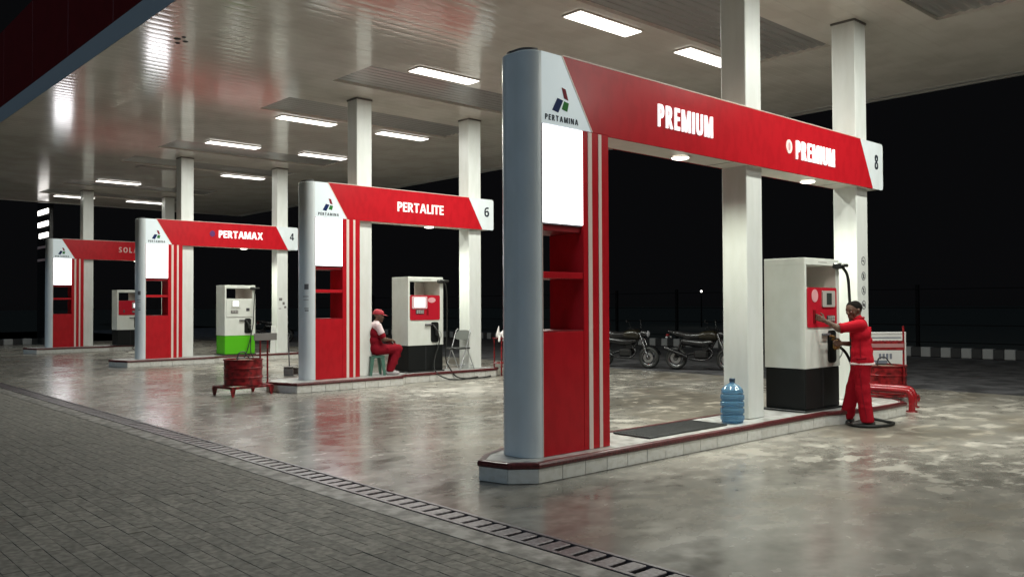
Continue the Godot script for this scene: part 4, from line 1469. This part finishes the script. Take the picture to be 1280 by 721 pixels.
func chair() -> void:
	var t := thing("folding_chair", "steel folding chair with dark seat beside the far column of island 6", "chair", Vector3(11.50, ISL, -14.30), 0.25)
	# faces -x; back towards +x
	var s: SurfaceTool
	for z in [-0.19, 0.19]:
		s = st()
		tube(s, curve([Vector3(-0.22, 0.0, z), Vector3(-0.02, 0.42, z), Vector3(0.14, 0.80, z * 0.98), Vector3(0.17, 0.84, z * 0.8)], 4), 0.012, 8)
		obj("front_leg", s, M.steel, t)
		s = st()
		tube(s, [Vector3(0.26, 0.0, z * 1.12), Vector3(0.0, 0.44, z * 1.12)], 0.012, 8)
		obj("back_leg", s, M.steel, t)
	for q in [[-0.17, 0.10, 0.19], [0.22, 0.07, 0.21]]:
		s = st()
		tube(s, [Vector3(q[0], q[1], -q[2]), Vector3(q[0], q[1], q[2])], 0.009, 8)
		obj("stretcher", s, M.steel, t)
	s = st()
	bx(s, Vector3(-0.24, 0.43, -0.20), Vector3(0.14, 0.465, 0.20), 0.014)
	obj("seat", s, M.rubber, t)
	s = st()
	var prev: Array = []
	for k in 9:
		var z := -0.19 + 0.38 * k / 8.0
		var bend := 0.03 * (1.0 - pow(z / 0.19, 2))
		var low := 0.62 + 0.03 * pow(absf(z) / 0.19, 2)
		var top := 0.83 - 0.05 * pow(absf(z) / 0.19, 4)
		var cur := [Vector3(0.075 + bend, low, z), Vector3(0.155 + bend, top, z)]
		if k:
			var nn := Vector3(-0.95, 0.3, 0)
			quad(s, prev[0], cur[0], cur[1], prev[1], nn)
			var dd := Vector3(0.014, 0, 0)
			quad(s, prev[0] + dd, cur[0] + dd, cur[1] + dd, prev[1] + dd, -nn)
			quad(s, prev[1], cur[1], cur[1] + dd, prev[1] + dd, Vector3.UP)
			quad(s, prev[0], cur[0], cur[0] + dd, prev[0] + dd, Vector3.DOWN)
		prev = cur
	obj("backrest", s, M.steel_dull, t)

# ---------------------------------------------------------------- people
func people() -> void:
	attendant()
	seated()

func attendant() -> void:
	var F := Vector3(-0.30, 0, -0.954).normalized()
	var L := Vector3(F.z, 0, -F.x)
	var P0 := Vector3(10.56, 0, -5.10)
	var o := thing("person", "standing person in red shirt and trousers, one arm reaching to the dispenser", "person", P0)
	var at := func(f: float, y: float, l: float) -> Vector3: return F * f + L * l + Vector3.UP * y
	var hip_l: Vector3 = at.call(-0.10, 0.84, 0.085)
	var hip_r: Vector3 = at.call(-0.08, 0.84, -0.085)
	var kn_l: Vector3 = at.call(-0.11, 0.46, 0.11)
	var kn_r: Vector3 = at.call(0.03, 0.46, -0.10)
	var an_l: Vector3 = at.call(-0.16, 0.085, 0.12)
	var an_r: Vector3 = at.call(0.12, 0.085, -0.11)
	var sh_l: Vector3 = at.call(-0.09, 1.275, 0.165)
	var sh_r: Vector3 = at.call(-0.06, 1.275, -0.165)
	var el_l: Vector3 = at.call(0.14, 1.235, 0.25)
	var wr_l: Vector3 = at.call(0.31, 1.335, 0.27)
	var el_r: Vector3 = at.call(0.0, 1.02, -0.22)
	var wr_r: Vector3 = at.call(0.155, 1.035, -0.05)
	var chest: Vector3 = at.call(-0.08, 1.17, 0)
	var neck: Vector3 = at.call(-0.045, 1.33, 0)
	var hc: Vector3 = at.call(0.0, 1.452, 0.005)
	var hf := (F * 0.55 + L * 0.80 + Vector3.DOWN * 0.12).normalized()
	var hu := (Vector3.UP + hf * 0.10).normalized()
	hu = (hu - hf * hu.dot(hf)).normalized()
	var bones := [
		[hip_l, kn_l, 0.083, 0.055], [kn_l, an_l, 0.056, 0.038], [hip_r, kn_r, 0.083, 0.055], [kn_r, an_r, 0.056, 0.038],
		[hip_l, hip_r, 0.10, 0.10], [at.call(-0.09, 0.90, 0.05), at.call(-0.09, 0.90, -0.05), 0.105, 0.105], [at.call(-0.085, 1.0, 0.045), at.call(-0.085, 1.0, -0.045), 0.098, 0.098],
		[at.call(-0.08, 1.16, 0.07), at.call(-0.075, 1.16, -0.07), 0.108, 0.108], [at.call(-0.075, 1.26, 0.11), at.call(-0.065, 1.26, -0.11), 0.07, 0.07],
		[at.call(-0.075, 1.27, 0), neck, 0.07, 0.052], [neck, hc, 0.05, 0.05],
		[sh_l, el_l, 0.052, 0.04], [el_l, wr_l, 0.04, 0.027], [sh_r, el_r, 0.052, 0.04], [el_r, wr_r, 0.04, 0.027]]
	var s := st()
	blob(bones, 0.013, 0.04, s)
	blob(head_bones(hc, hf, hu), 0.0048, 0.014, s)
	var hl := hand_bones(wr_l, (F * 0.75 + Vector3.UP * 0.35 + L * 0.15).normalized(), -L + F * 0.4, Vector3.UP, 0.55)
	hl.append([el_l.lerp(wr_l, 0.8), wr_l + (F * 0.8 + Vector3.UP * 0.3) * 0.02, 0.028, 0.024])
	blob(hl, 0.0042, 0.010, s)
	var hr := hand_bones(wr_r, (F * 0.9 + L * 0.35).normalized(), L, Vector3.UP, 1.15)
	hr.append([el_r.lerp(wr_r, 0.8), wr_r + F * 0.02, 0.028, 0.024])
	blob(hr, 0.0042, 0.010, s)
	obj("body", s, M.skin, o)
	face_parts(o, hc, hf, hu)
	# hair
	s = st()
	var rr := hf.cross(hu)
	blob([[hc + hu * 0.043 - hf * 0.028, hc + hu * 0.045 + hf * 0.018, 0.0865, 0.079], [hc - hf * 0.055 + hu * 0.01, hc - hf * 0.06 - hu * 0.04, 0.058, 0.042], [hc + hu * 0.092 + hf * 0.030 - rr * 0.03, hc + hu * 0.094 + hf * 0.030 + rr * 0.03, 0.022, 0.020]], 0.005, 0.015, s, [[hf - hu * 0.55, (hf - hu * 0.55).dot(hc + hf * 0.060 + hu * 0.075)]])
	obj("hair", s, M.hair, o)
	# shirt with short sleeves
	var sl_l := sh_l.lerp(el_l, 0.80)
	var sl_r := sh_r.lerp(el_r, 0.80)
	var fold_rng := RandomNumberGenerator.new()
	fold_rng.seed = 8
	var shirt := [
		[at.call(-0.10, 0.82, 0.055), at.call(-0.09, 0.82, -0.055), 0.136, 0.136],
		[at.call(-0.09, 0.93, 0.055), at.call(-0.085, 0.93, -0.055), 0.126, 0.126], [at.call(-0.085, 1.04, 0.055), at.call(-0.085, 1.04, -0.055), 0.112, 0.112],
		[at.call(-0.08, 1.16, 0.078), at.call(-0.075, 1.16, -0.078), 0.120, 0.120], [at.call(-0.075, 1.265, 0.115), at.call(-0.065, 1.265, -0.115), 0.082, 0.082],
		[at.call(-0.075, 1.28, 0), at.call(-0.045, 1.345, 0), 0.08, 0.066],
		[sh_l, sl_l, 0.072, 0.062], [sh_r, sl_r, 0.072, 0.062]]
	for k in 9:
		# drag folds across the back and flank
		var y := 0.86 + k * 0.045
		var a0 := fold_rng.randf_range(1.2, 5.0)
		var q0: Vector3 = at.call(-0.09 + cos(a0) * 0.10, y, sin(a0) * 0.15)
		var q1: Vector3 = at.call(-0.09 + cos(a0 + 0.9) * 0.10, y + fold_rng.randf_range(0.02, 0.09), sin(a0 + 0.9) * 0.15)
		shirt.append([q0, q1, 0.028, 0.016])
	s = st()
	blob(shirt, 0.0105, 0.03, s, [[Vector3.DOWN, -0.795], [(wr_l - el_l).normalized(), 9.0]])
	obj("shirt", s, M.shirt_red, o)
	s = st()
	var hem := [[at.call(-0.10, 0.79, 0.056), at.call(-0.09, 0.79, -0.056), 0.150, 0.150]]
	blob(hem, 0.009, 0.02, s, [[Vector3.DOWN, -0.776], [Vector3.UP, 0.803]])
	obj("hem_stripe", s, M.shirt_white, o)
	s = st()
	var cpts: Array = []
	for k in 13:
		var a0 := TAU * k / 12.0
		cpts.append(at.call(-0.052 + cos(a0) * 0.068, 1.352 - cos(a0) * 0.016, sin(a0) * 0.070))
	tube(s, cpts, 0.013, 6, -1.0, false)
	obj("collar", s, M.trouser_red, o)
	s = st()
	var cuff := sh_l.lerp(el_l, 0.86)
	tube(s, [cuff, cuff + (el_l - sh_l).normalized() * 0.028], 0.068, 14, 0.066)
	obj("sleeve_cuff", s, M.trouser_red, o)
	s = st()
	tube(s, curve([at.call(-0.02, 0.865, 0.196), at.call(-0.09, 0.86, 0.205), at.call(-0.17, 0.868, 0.186)]), 0.006, 5)
	obj("pocket_seam", s, M.uniform_dark, o)
	s = st()
	tube(s, [at.call(-0.085, 1.30, 0.16), at.call(-0.095, 1.06, 0.176), at.call(-0.105, 0.83, 0.196)], 0.005, 5)
	obj("side_seam", s, M.uniform_dark, o)
	s = st()
	tube(s, [at.call(-0.09, 0.74, 0.205), at.call(-0.11, 0.46, 0.198), at.call(-0.165, 0.12, 0.206)], 0.005, 5)
	obj("trouser_seam", s, M.uniform_dark, o)
	# trousers
	var tr := [[hip_l, kn_l, 0.112, 0.082], [kn_l, an_l + Vector3.UP * 0.0, 0.086, 0.082], [hip_r, kn_r, 0.112, 0.086], [kn_r, an_r, 0.086, 0.082],
		[at.call(-0.095, 0.86, 0.05), at.call(-0.085, 0.86, -0.05), 0.112, 0.112], [hip_l + Vector3.DOWN * 0.04, hip_r + Vector3.DOWN * 0.04, 0.112, 0.112]]
	for k in 16:
		var u := fold_rng.randf()
		var left := k % 2 == 0
		var a: Vector3 = (hip_l.lerp(kn_l, u) if left else hip_r.lerp(kn_r, u)) if k < 8 else (kn_l.lerp(an_l, u) if left else kn_r.lerp(an_r, u))
		var w := 0.075 - 0.02 * (1.0 if k >= 8 else u)
		var a0 := fold_rng.randf_range(0.8, 3.6)
		tr.append([a + F * cos(a0) * w + L * sin(a0) * w, a + F * cos(a0 + 0.8) * w + L * sin(a0 + 0.8) * w + Vector3.UP * fold_rng.randf_range(-0.12, 0.05), 0.026, 0.014])
	s = st()
	blob(tr, 0.0105, 0.035, s, [[Vector3.DOWN, -0.062]])
	obj("trousers", s, M.trouser_red, o)
	for e in [[an_l, F * 0.9 + L * 0.25, 0.0], [an_r, F * 0.95 + L * 0.2, 0.0]]:
		s = st()
		var d: Vector3 = e[1].normalized()
		var a: Vector3 = e[0]
		a.y = 0.045
		blob([[a - d * 0.05, a + d * 0.09, 0.046, 0.043], [a + d * 0.09 + Vector3.DOWN * 0.008, a + d * 0.155 + Vector3.DOWN * 0.010, 0.044, 0.034], [a + Vector3.UP * 0.03 - d * 0.01, a + Vector3.UP * 0.05, 0.045, 0.042]], 0.008, 0.02, s, [[Vector3.DOWN, -0.002]])
		obj("shoe", s, M.shoe, o)

func seated() -> void:
	var F := Vector3(0.95, 0, 0.31).normalized()
	var L := Vector3(F.z, 0, -F.x)
	var P0 := Vector3(9.385, ISL, -14.25)
	var o := thing("person", "seated person in red cap and red uniform with white shoulders", "person", P0)
	var at := func(f: float, y: float, l: float) -> Vector3: return F * f + L * l + Vector3.UP * y
	var hip_l: Vector3 = at.call(-0.02, 0.50, 0.09)
	var hip_r: Vector3 = at.call(-0.02, 0.50, -0.09)
	var kn_l: Vector3 = at.call(0.38, 0.52, 0.11)
	var kn_r: Vector3 = at.call(0.39, 0.51, -0.12)
	var an_l: Vector3 = at.call(0.29, 0.09, 0.10)
	var an_r: Vector3 = at.call(0.23, 0.09, -0.12)
	var sh_l: Vector3 = at.call(-0.04, 0.965, 0.17)
	var sh_r: Vector3 = at.call(-0.03, 0.965, -0.17)
	var el_l: Vector3 = at.call(0.06, 0.72, 0.22)
	var el_r: Vector3 = at.call(0.08, 0.71, -0.23)
	var wr_l: Vector3 = at.call(0.24, 0.65, 0.06)
	var wr_r: Vector3 = at.call(0.27, 0.68, -0.08)
	var neck: Vector3 = at.call(-0.01, 1.02, 0)
	var hc: Vector3 = at.call(0.03, 1.145, 0)
	var hf := (F * 0.99 - L * 0.05 + Vector3.DOWN * 0.05).normalized()
	var hu := (Vector3.UP - hf * hf.y).normalized()
	var bones := [[hip_l, kn_l, 0.085, 0.058], [kn_l, an_l, 0.056, 0.038], [hip_r, kn_r, 0.085, 0.058], [kn_r, an_r, 0.056, 0.038],
		[at.call(-0.04, 0.54, 0.06), at.call(-0.04, 0.54, -0.06), 0.11, 0.11], [at.call(-0.06, 0.68, 0.05), at.call(-0.06, 0.68, -0.05), 0.105, 0.105], [at.call(-0.05, 0.85, 0.075), at.call(-0.05, 0.85, -0.075), 0.108, 0.108],
		[at.call(-0.04, 0.95, 0.11), at.call(-0.04, 0.95, -0.11), 0.07, 0.07], [at.call(-0.03, 0.96, 0), neck, 0.07, 0.052], [neck, hc, 0.05, 0.05],
		[sh_l, el_l, 0.052, 0.04], [el_l, wr_l, 0.04, 0.027], [sh_r, el_r, 0.052, 0.04], [el_r, wr_r, 0.04, 0.027]]
	var s := st()
	blob(bones, 0.015, 0.04, s)
	blob(head_bones(hc, hf, hu), 0.006, 0.014, s)
	for e in [[wr_l, el_l, -L], [wr_r, el_r, L]]:
		var hb := hand_bones(e[0], (e[0] - e[1]).normalized(), Vector3.DOWN, e[2] + Vector3.UP * 0.3, 0.6)
		hb.append([e[1].lerp(e[0], 0.8), e[0], 0.028, 0.024])
		blob(hb, 0.005, 0.010, s)
	obj("body", s, M.skin, o)
	face_parts(o, hc, hf, hu)
	s = st()
	blob([[hc - hf * 0.045 + hu * 0.02, hc - hf * 0.05 - hu * 0.035, 0.066, 0.05]], 0.007, 0.015, s)
	obj("hair", s, M.hair, o)
	# cap with a peak
	s = st()
	blob([[hc + hu * 0.058 - hf * 0.025, hc + hu * 0.056 + hf * 0.022, 0.094, 0.088]], 0.007, 0.02, s, [[-hu, -hu.dot(hc + hu * 0.045)]])
	var r := hf.cross(hu)
	for k in 10:
		var a0 := -1.05 + 2.1 * k / 10.0
		var a1 := -1.05 + 2.1 * (k + 1) / 10.0
		var c0 := hc + hu * 0.048 + hf * 0.015
		var i0 := c0 + (hf * cos(a0) + r * sin(a0)) * 0.088
		var i1 := c0 + (hf * cos(a1) + r * sin(a1)) * 0.088
		var o0 := c0 + (hf * (cos(a0) * 0.17 + 0.0) + r * sin(a0) * 0.10) - hu * 0.014
		var o1 := c0 + (hf * (cos(a1) * 0.17 + 0.0) + r * sin(a1) * 0.10) - hu * 0.014
		quad(s, i0, i1, o1, o0, hu)
		quad(s, i0 - hu * 0.006, i1 - hu * 0.006, o1 - hu * 0.006, o0 - hu * 0.006, -hu)
		quad(s, o0, o1, o1 - hu * 0.006, o0 - hu * 0.006, hf)
	obj("cap", s, M.cap_red, o)
	s = st()
	blob([[at.call(-0.04, 0.53, 0.06), at.call(-0.04, 0.53, -0.06), 0.128, 0.128], [at.call(-0.06, 0.68, 0.055), at.call(-0.06, 0.68, -0.055), 0.122, 0.122], [at.call(-0.05, 0.83, 0.078), at.call(-0.05, 0.83, -0.078), 0.120, 0.120], [at.call(-0.04, 0.93, 0.10), at.call(-0.04, 0.93, -0.10), 0.08, 0.08],
		[sh_l.lerp(el_l, 0.25), sh_l.lerp(el_l, 0.8), 0.066, 0.06], [sh_r.lerp(el_r, 0.25), sh_r.lerp(el_r, 0.8), 0.066, 0.06], [at.call(0.06, 0.62, -0.1), at.call(-0.05, 0.72, -0.15), 0.03, 0.02], [at.call(0.05, 0.75, -0.08), at.call(-0.08, 0.8, -0.16), 0.025, 0.02]], 0.012, 0.03, s)
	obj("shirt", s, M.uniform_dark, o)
	s = st()
	blob([[at.call(-0.045, 0.955, 0.115), at.call(-0.04, 0.955, -0.115), 0.084, 0.084], [sh_l, sh_l.lerp(el_l, 0.5), 0.074, 0.070], [sh_r, sh_r.lerp(el_r, 0.5), 0.074, 0.070], [at.call(-0.03, 0.97, 0), at.call(-0.012, 1.03, 0), 0.078, 0.066]], 0.011, 0.03, s)
	obj("shoulder_yoke", s, M.shirt_white, o)
	s = st()
	blob([[hip_l, kn_l, 0.108, 0.085], [kn_l, an_l, 0.085, 0.075], [hip_r, kn_r, 0.108, 0.085], [kn_r, an_r, 0.085, 0.075], [at.call(-0.04, 0.53, 0.06), at.call(-0.04, 0.53, -0.06), 0.122, 0.122], [at.call(0.1, 0.57, -0.1), at.call(0.16, 0.53, -0.2), 0.03, 0.016], [at.call(0.36, 0.42, -0.17), at.call(0.44, 0.36, -0.1), 0.03, 0.02], [at.call(0.30, 0.25, -0.17), at.call(0.38, 0.22, -0.1), 0.024, 0.02]], 0.012, 0.03, s, [[Vector3.DOWN, -0.07]])
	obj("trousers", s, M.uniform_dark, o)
	for e in [[an_l, F], [an_r, F * 0.97 - L * 0.1]]:
		s = st()
		var a: Vector3 = e[0]
		var d: Vector3 = e[1].normalized()
		a.y = 0.045
		blob([[a - d * 0.05, a + d * 0.09, 0.046, 0.043], [a + d * 0.09 + Vector3.DOWN * 0.008, a + d * 0.155 + Vector3.DOWN * 0.010, 0.044, 0.034], [a + Vector3.UP * 0.03, a + Vector3.UP * 0.06, 0.045, 0.045]], 0.01, 0.02, s, [[Vector3.DOWN, -0.002]])
		obj("shoe", s, M.shoe_pale if e[0] == an_r else M.shoe, o)
	# green plastic stool under the seated person
	var g := thing("plastic_stool", "green plastic stool under the seated person", "stool", P0 + F * -0.03, atan2(-F.z, F.x))
	s = st()
	prism(s, round_rect(-0.15, -0.16, 0.15, 0.16, 0.04), 0.0, 0.035, Transform3D(Basis.from_euler(Vector3(-PI / 2, 0, 0)), Vector3(0, 0.345, 0)))
	obj("seat", s, M.stool_green, g)
	for sx in [-1.0, 1.0]:
		for sz in [-1.0, 1.0]:
			s = st()
			var tp := Vector3(sx * 0.10, 0.35, sz * 0.115)
			var bt := Vector3(sx * 0.14, 0.0, sz * 0.16)
			for q in 4:
				var a := PI / 2 * q + PI / 4
				var b := a + PI / 2
				var na := Vector3(cos(a + PI / 4), 0, sin(a + PI / 4))
				quad(s, tp + Vector3(cos(a), 0, sin(a)) * 0.055, tp + Vector3(cos(b), 0, sin(b)) * 0.055, bt + Vector3(cos(b), 0, sin(b)) * 0.03, bt + Vector3(cos(a), 0, sin(a)) * 0.03, na)
			obj("leg", s, M.stool_green, g)

# ---------------------------------------------------------------- far side
func wheel(t: Node3D, x: float, r: float) -> void:
	var s := st()
	var turn := Transform3D(Basis.from_euler(Vector3(PI / 2, 0, 0)), Vector3(x, r, 0))
	var pr: Array = []
	for k in 13:
		var a := TAU * k / 12
		pr.append(Vector2(r - 0.045 + cos(a) * 0.045, sin(a) * 0.05))
	lathe(s, pr, 32, turn)
	var w := obj("wheel", s, M.rubber, t)
	s = st()
	lathe(s, [Vector2(r - 0.062, -0.03), Vector2(r - 0.085, -0.022), Vector2(r - 0.085, 0.022), Vector2(r - 0.062, 0.03), Vector2(r - 0.066, 0.036), Vector2(r - 0.095, 0.026), Vector2(r - 0.095, -0.026), Vector2(r - 0.066, -0.036), Vector2(r - 0.062, -0.03)], 32, turn)
	for k in 5:
		var a := TAU * k / 5.0 + 0.3
		bx(s, Vector3(0.03, -0.016, -0.012), Vector3(r - 0.085, 0.016, 0.012), 0.005, Transform3D(Basis(Vector3(0, 0, 1), a), Vector3(x, r, 0)))
	lathe(s, [Vector2(0.0, -0.05), Vector2(0.045, -0.05), Vector2(0.05, -0.03), Vector2(0.05, 0.03), Vector2(0.045, 0.05), Vector2(0.0, 0.05)], 16, turn)
	obj("rim", s, M.chrome, w)
	s = st()
	lathe(s, [Vector2(0.06, 0.052), Vector2(0.125, 0.052), Vector2(0.125, 0.056), Vector2(0.06, 0.056)], 24, turn)
	obj("brake_disc", s, M.steel, w)

func motorbike(label: String, at: Vector3, turn: float, tank: StandardMaterial3D) -> Node3D:
	# points along +x; the front axle is at x = 0.62
	var t := thing("motorcycle", label, "motorcycle", at, turn, "motorcycles parked beyond the islands")
	wheel(t, 0.62, 0.265)
	wheel(t, -0.62, 0.265)
	var s: SurfaceTool
	for z in [-0.085, 0.085]:
		s = st()
		tube(s, [Vector3(0.62, 0.265, z), Vector3(0.50, 0.60, z), Vector3(0.40, 0.86, z)], 0.024, 10)
		obj("fork_tube", s, M.chrome, t)
		s = st()
		tube(s, [Vector3(-0.62, 0.30, z * 1.2), Vector3(-0.46, 0.66, z * 1.2)], 0.026, 8)
		obj("shock_absorber", s, M.engine, t)
	s = st()
	var pr: Array = []
	for k in 9:
		var a := 0.25 + 2.3 * k / 8.0
		pr.append(Vector3(0.62 + cos(a) * 0.30, 0.265 + sin(a) * 0.30, 0))
	for k in 8:
		var a: Vector3 = pr[k]
		var b: Vector3 = pr[k + 1]
		var nn := ((a + b) / 2 - Vector3(0.62, 0.265, 0)).normalized()
		quad(s, a + Vector3(0, 0, -0.055), b + Vector3(0, 0, -0.055), b + Vector3(0, 0, 0.055), a + Vector3(0, 0, 0.055), nn)
	obj("front_mudguard", s, M.moto_black, t)
	s = st()
	blob([[Vector3(0.30, 0.80, 0), Vector3(0.02, 0.80, 0), 0.125, 0.10], [Vector3(0.27, 0.84, -0.05), Vector3(0.10, 0.83, -0.04), 0.085, 0.08], [Vector3(0.27, 0.84, 0.05), Vector3(0.10, 0.83, 0.04), 0.085, 0.08]], 0.02, 0.05, s)
	obj("fuel_tank", s, tank, t)
	s = st()
	blob([[Vector3(-0.02, 0.80, 0), Vector3(-0.30, 0.78, 0), 0.075, 0.10], [Vector3(-0.30, 0.79, 0), Vector3(-0.62, 0.86, 0), 0.095, 0.06], [Vector3(-0.60, 0.84, 0), Vector3(-0.80, 0.90, 0), 0.055, 0.035]], 0.02, 0.04, s)
	obj("seat", s, M.moto_black, t)
	s = st()
	blob([[Vector3(-0.05, 0.62, 0), Vector3(-0.42, 0.66, 0), 0.10, 0.09], [Vector3(0.25, 0.66, 0), Vector3(0.05, 0.62, 0), 0.06, 0.09]], 0.022, 0.05, s)
	obj("side_cover", s, M.moto_black, t)
	s = st()
	bx(s, Vector3(-0.16, 0.27, -0.12), Vector3(0.18, 0.46, 0.12), 0.04)
	for k in 5:
		bx(s, Vector3(0.03, 0.47 + k * 0.03, -0.09), Vector3(0.20, 0.485 + k * 0.03, 0.09), 0.004)
	obj("engine", s, M.engine, t)
	s = st()
	tube(s, curve([Vector3(0.20, 0.52, 0.06), Vector3(0.30, 0.40, 0.09), Vector3(0.18, 0.26, 0.12), Vector3(-0.15, 0.25, 0.14), Vector3(-0.30, 0.30, 0.15)]), 0.02, 8)
	tube(s, [Vector3(-0.30, 0.30, 0.15), Vector3(-0.42, 0.36, 0.16), Vector3(-0.86, 0.52, 0.17)], 0.05, 12, 0.045)
	obj("exhaust", s, M.moto_black, t)
	s = st()
	tube(s, [Vector3(0.36, 0.74, 0), Vector3(0.22, 0.48, 0), Vector3(0.10, 0.30, 0)], 0.026, 8)
	tube(s, [Vector3(-0.15, 0.40, 0.07), Vector3(-0.62, 0.29, 0.08)], 0.024, 8)
	tube(s, [Vector3(-0.15, 0.40, -0.07), Vector3(-0.62, 0.29, -0.08)], 0.024, 8)
	obj("frame", s, M.moto_black, t)
	s = st()
	tube(s, curve([Vector3(0.22, 0.98, -0.34), Vector3(0.34, 0.97, -0.18), Vector3(0.40, 0.93, 0), Vector3(0.34, 0.97, 0.18), Vector3(0.22, 0.98, 0.34)]), 0.014, 8)
	obj("handlebar", s, M.moto_black, t)
	s = st()
	blob([[Vector3(0.47, 0.84, 0), Vector3(0.53, 0.83, 0), 0.095, 0.085]], 0.015, 0.02, s)
	var hl := obj("headlight", s, M.moto_black, t)
	s = st()
	lathe(s, [Vector2(0.0, 0.035), Vector2(0.05, 0.025), Vector2(0.078, 0.0)], 20, Transform3D(Basis.from_euler(Vector3(0, 0, -PI / 2)), Vector3(0.595, 0.83, 0)))
	obj("lens", s, M.lens, hl)
	for z in [-1.0, 1.0]:
		s = st()
		tube(s, [Vector3(0.27, 0.98, z * 0.26), Vector3(0.24, 1.14, z * 0.33)], 0.006, 6)
		bx(s, Vector3(0.215, 1.11, z * 0.37 - 0.055), Vector3(0.24, 1.18, z * 0.37 + 0.055), 0.012)
		obj("mirror", s, M.moto_black, t)
		s = st()
		blob([[Vector3(-0.80, 0.76, z * 0.14), Vector3(-0.81, 0.76, z * 0.14), 0.025, 0.025]], 0.008, 0.01, s)
		obj("indicator", s, M.lens, t)
	s = st()
	bx(s, Vector3(-0.86, 0.78, -0.06), Vector3(-0.80, 0.84, 0.06), 0.015)
	obj("tail_light", s, M.moto_red, t)
	return t

func far_things() -> void:
	motorbike("dark motorcycle with shiny front wheel, seen beside the nearest gate's red leg", Vector3(16.22, 0, -13.62), -1.35, M.moto_tank)
	motorbike("dark motorcycle half hidden behind the nearest gate's first column", Vector3(16.78, 0, -11.80), -1.28, M.moto_tank)
	motorbike("dim red motorcycle in the dark behind the green-based dispenser", Vector3(17.3, 0, -34.2), -1.0, M.moto_red)
	# ---- painted kerbs along the dark roads
	var wb := st()
	bx(wb, Vector3(0.0, 0.0, -0.136), Vector3(0.28, 0.28, 0.136), 0.015)
	var wm := wb.commit()
	var k1 := Node3D.new()
	k1.name = "road_kerb"
	k1.set_meta("kind", "structure")
	add_child(k1)
	var z := -3.0
	var n := 0
	while z > -44.0:
		part_mesh("kerb_block", wm, M.kerb_white if n % 2 == 0 else M.kerb_black, k1, Vector3(25.46, 0, z))
		z -= 0.276
		n += 1
	var k2 := Node3D.new()
	k2.name = "far_road_kerb"
	k2.set_meta("kind", "structure")
	add_child(k2)
	var wb2 := st()
	bx(wb2, Vector3(-0.17, 0.0, -0.28), Vector3(0.17, 0.24, 0.0), 0.015)
	var wm2 := wb2.commit()
	var x := 2.0
	n = 0
	while x < 9.7:
		part_mesh("kerb_block", wm2, M.kerb_white if n % 2 == 0 else M.kerb_black, k2, Vector3(x + 0.02, 0, -39.4 - (x - 8.5) * 0.0))
		x += 0.345
		n += 1
	# ---- dark fence beyond the road
	var f := thing("fence", "dark wire fence on posts beyond the road, barely lit", "fence")
	z = -2.0
	while z > -50.0:
		box("post", Vector3(28.4, 0.05, z - 0.05), Vector3(28.5, 2.15, z + 0.05), M.fence_dark, f, 0.006)
		z -= 3.2
	for y in [0.3, 0.85, 1.4, 2.0]:
		var s := st()
		tube(s, [Vector3(28.38, y, -2.0), Vector3(28.38, y, -50.0)], 0.016, 6)
		obj("rail", s, M.fence_dark, f)
	# ---- tall lit price totem past the far end of the canopy
	var p := thing("price_totem", "slim dark totem sign with lit slanting rows beyond the farthest gate", "totem sign", Vector3(9.30, 0, -38.05))
	box("pylon", Vector3(0.0, 0.0, -1.5), Vector3(0.16, 6.3, 0.30), M.moto_black, p, 0.02)
	var hs := [5.42, 4.92, 4.46, 3.98, 3.46]
	for k in 5:
		box("lit_row", Vector3(-0.03, hs[k] - (0.10 if k < 3 else 0.05), -1.35 + (0.2 if k == 2 else 0.0)), Vector3(-0.002, hs[k] + (0.10 if k < 3 else 0.05), 0.18), M.lamp_glow if k < 3 else M.letter_dim, p, 0.006)
		if k < 3:
			area_light(p, Vector3(-0.045, hs[k], -0.58), Vector2(1.5, 0.2), Basis.from_euler(Vector3(0, PI / 2, 0)), 0.05, Color(1.0, 0.98, 1.0))
	# ---- far lamps in the night
	for e in [[Vector3(46.63, 2.38, -32.77), M.lamp_glow, 0.075, Color(1, 1, 0.97), 0.5, "tiny white street lamp far away in the dark"]]:
		var q := thing("street_lamp", e[5], "street lamp", Vector3(e[0].x, 0, e[0].z), 0.0)
		var s := st()
		tube(s, [Vector3(0, 0, 0), Vector3(0, e[0].y - 0.12, 0)], 0.05, 8, 0.035)
		obj("post", s, M.fence_dark, q)
		s = st()
		lathe(s, [Vector2(0, -e[2]), Vector2(e[2] * 0.7, -e[2] * 0.7), Vector2(e[2], 0), Vector2(e[2] * 0.7, e[2] * 0.7), Vector2(0, e[2])], 14, Transform3D(Basis(), Vector3(0, e[0].y, 0)))
		obj("bulb", s, e[1], q)
		var l := OmniLight3D.new()
		l.name = "lamp_light"
		l.light_color = e[3]
		l.light_energy = e[4]
		l.light_size = e[2]
		l.omni_range = 60.0
		l.omni_attenuation = 2.0
		l.shadow_enabled = true
		l.position = Vector3(0, e[0].y, 0)
		q.add_child(l, true)
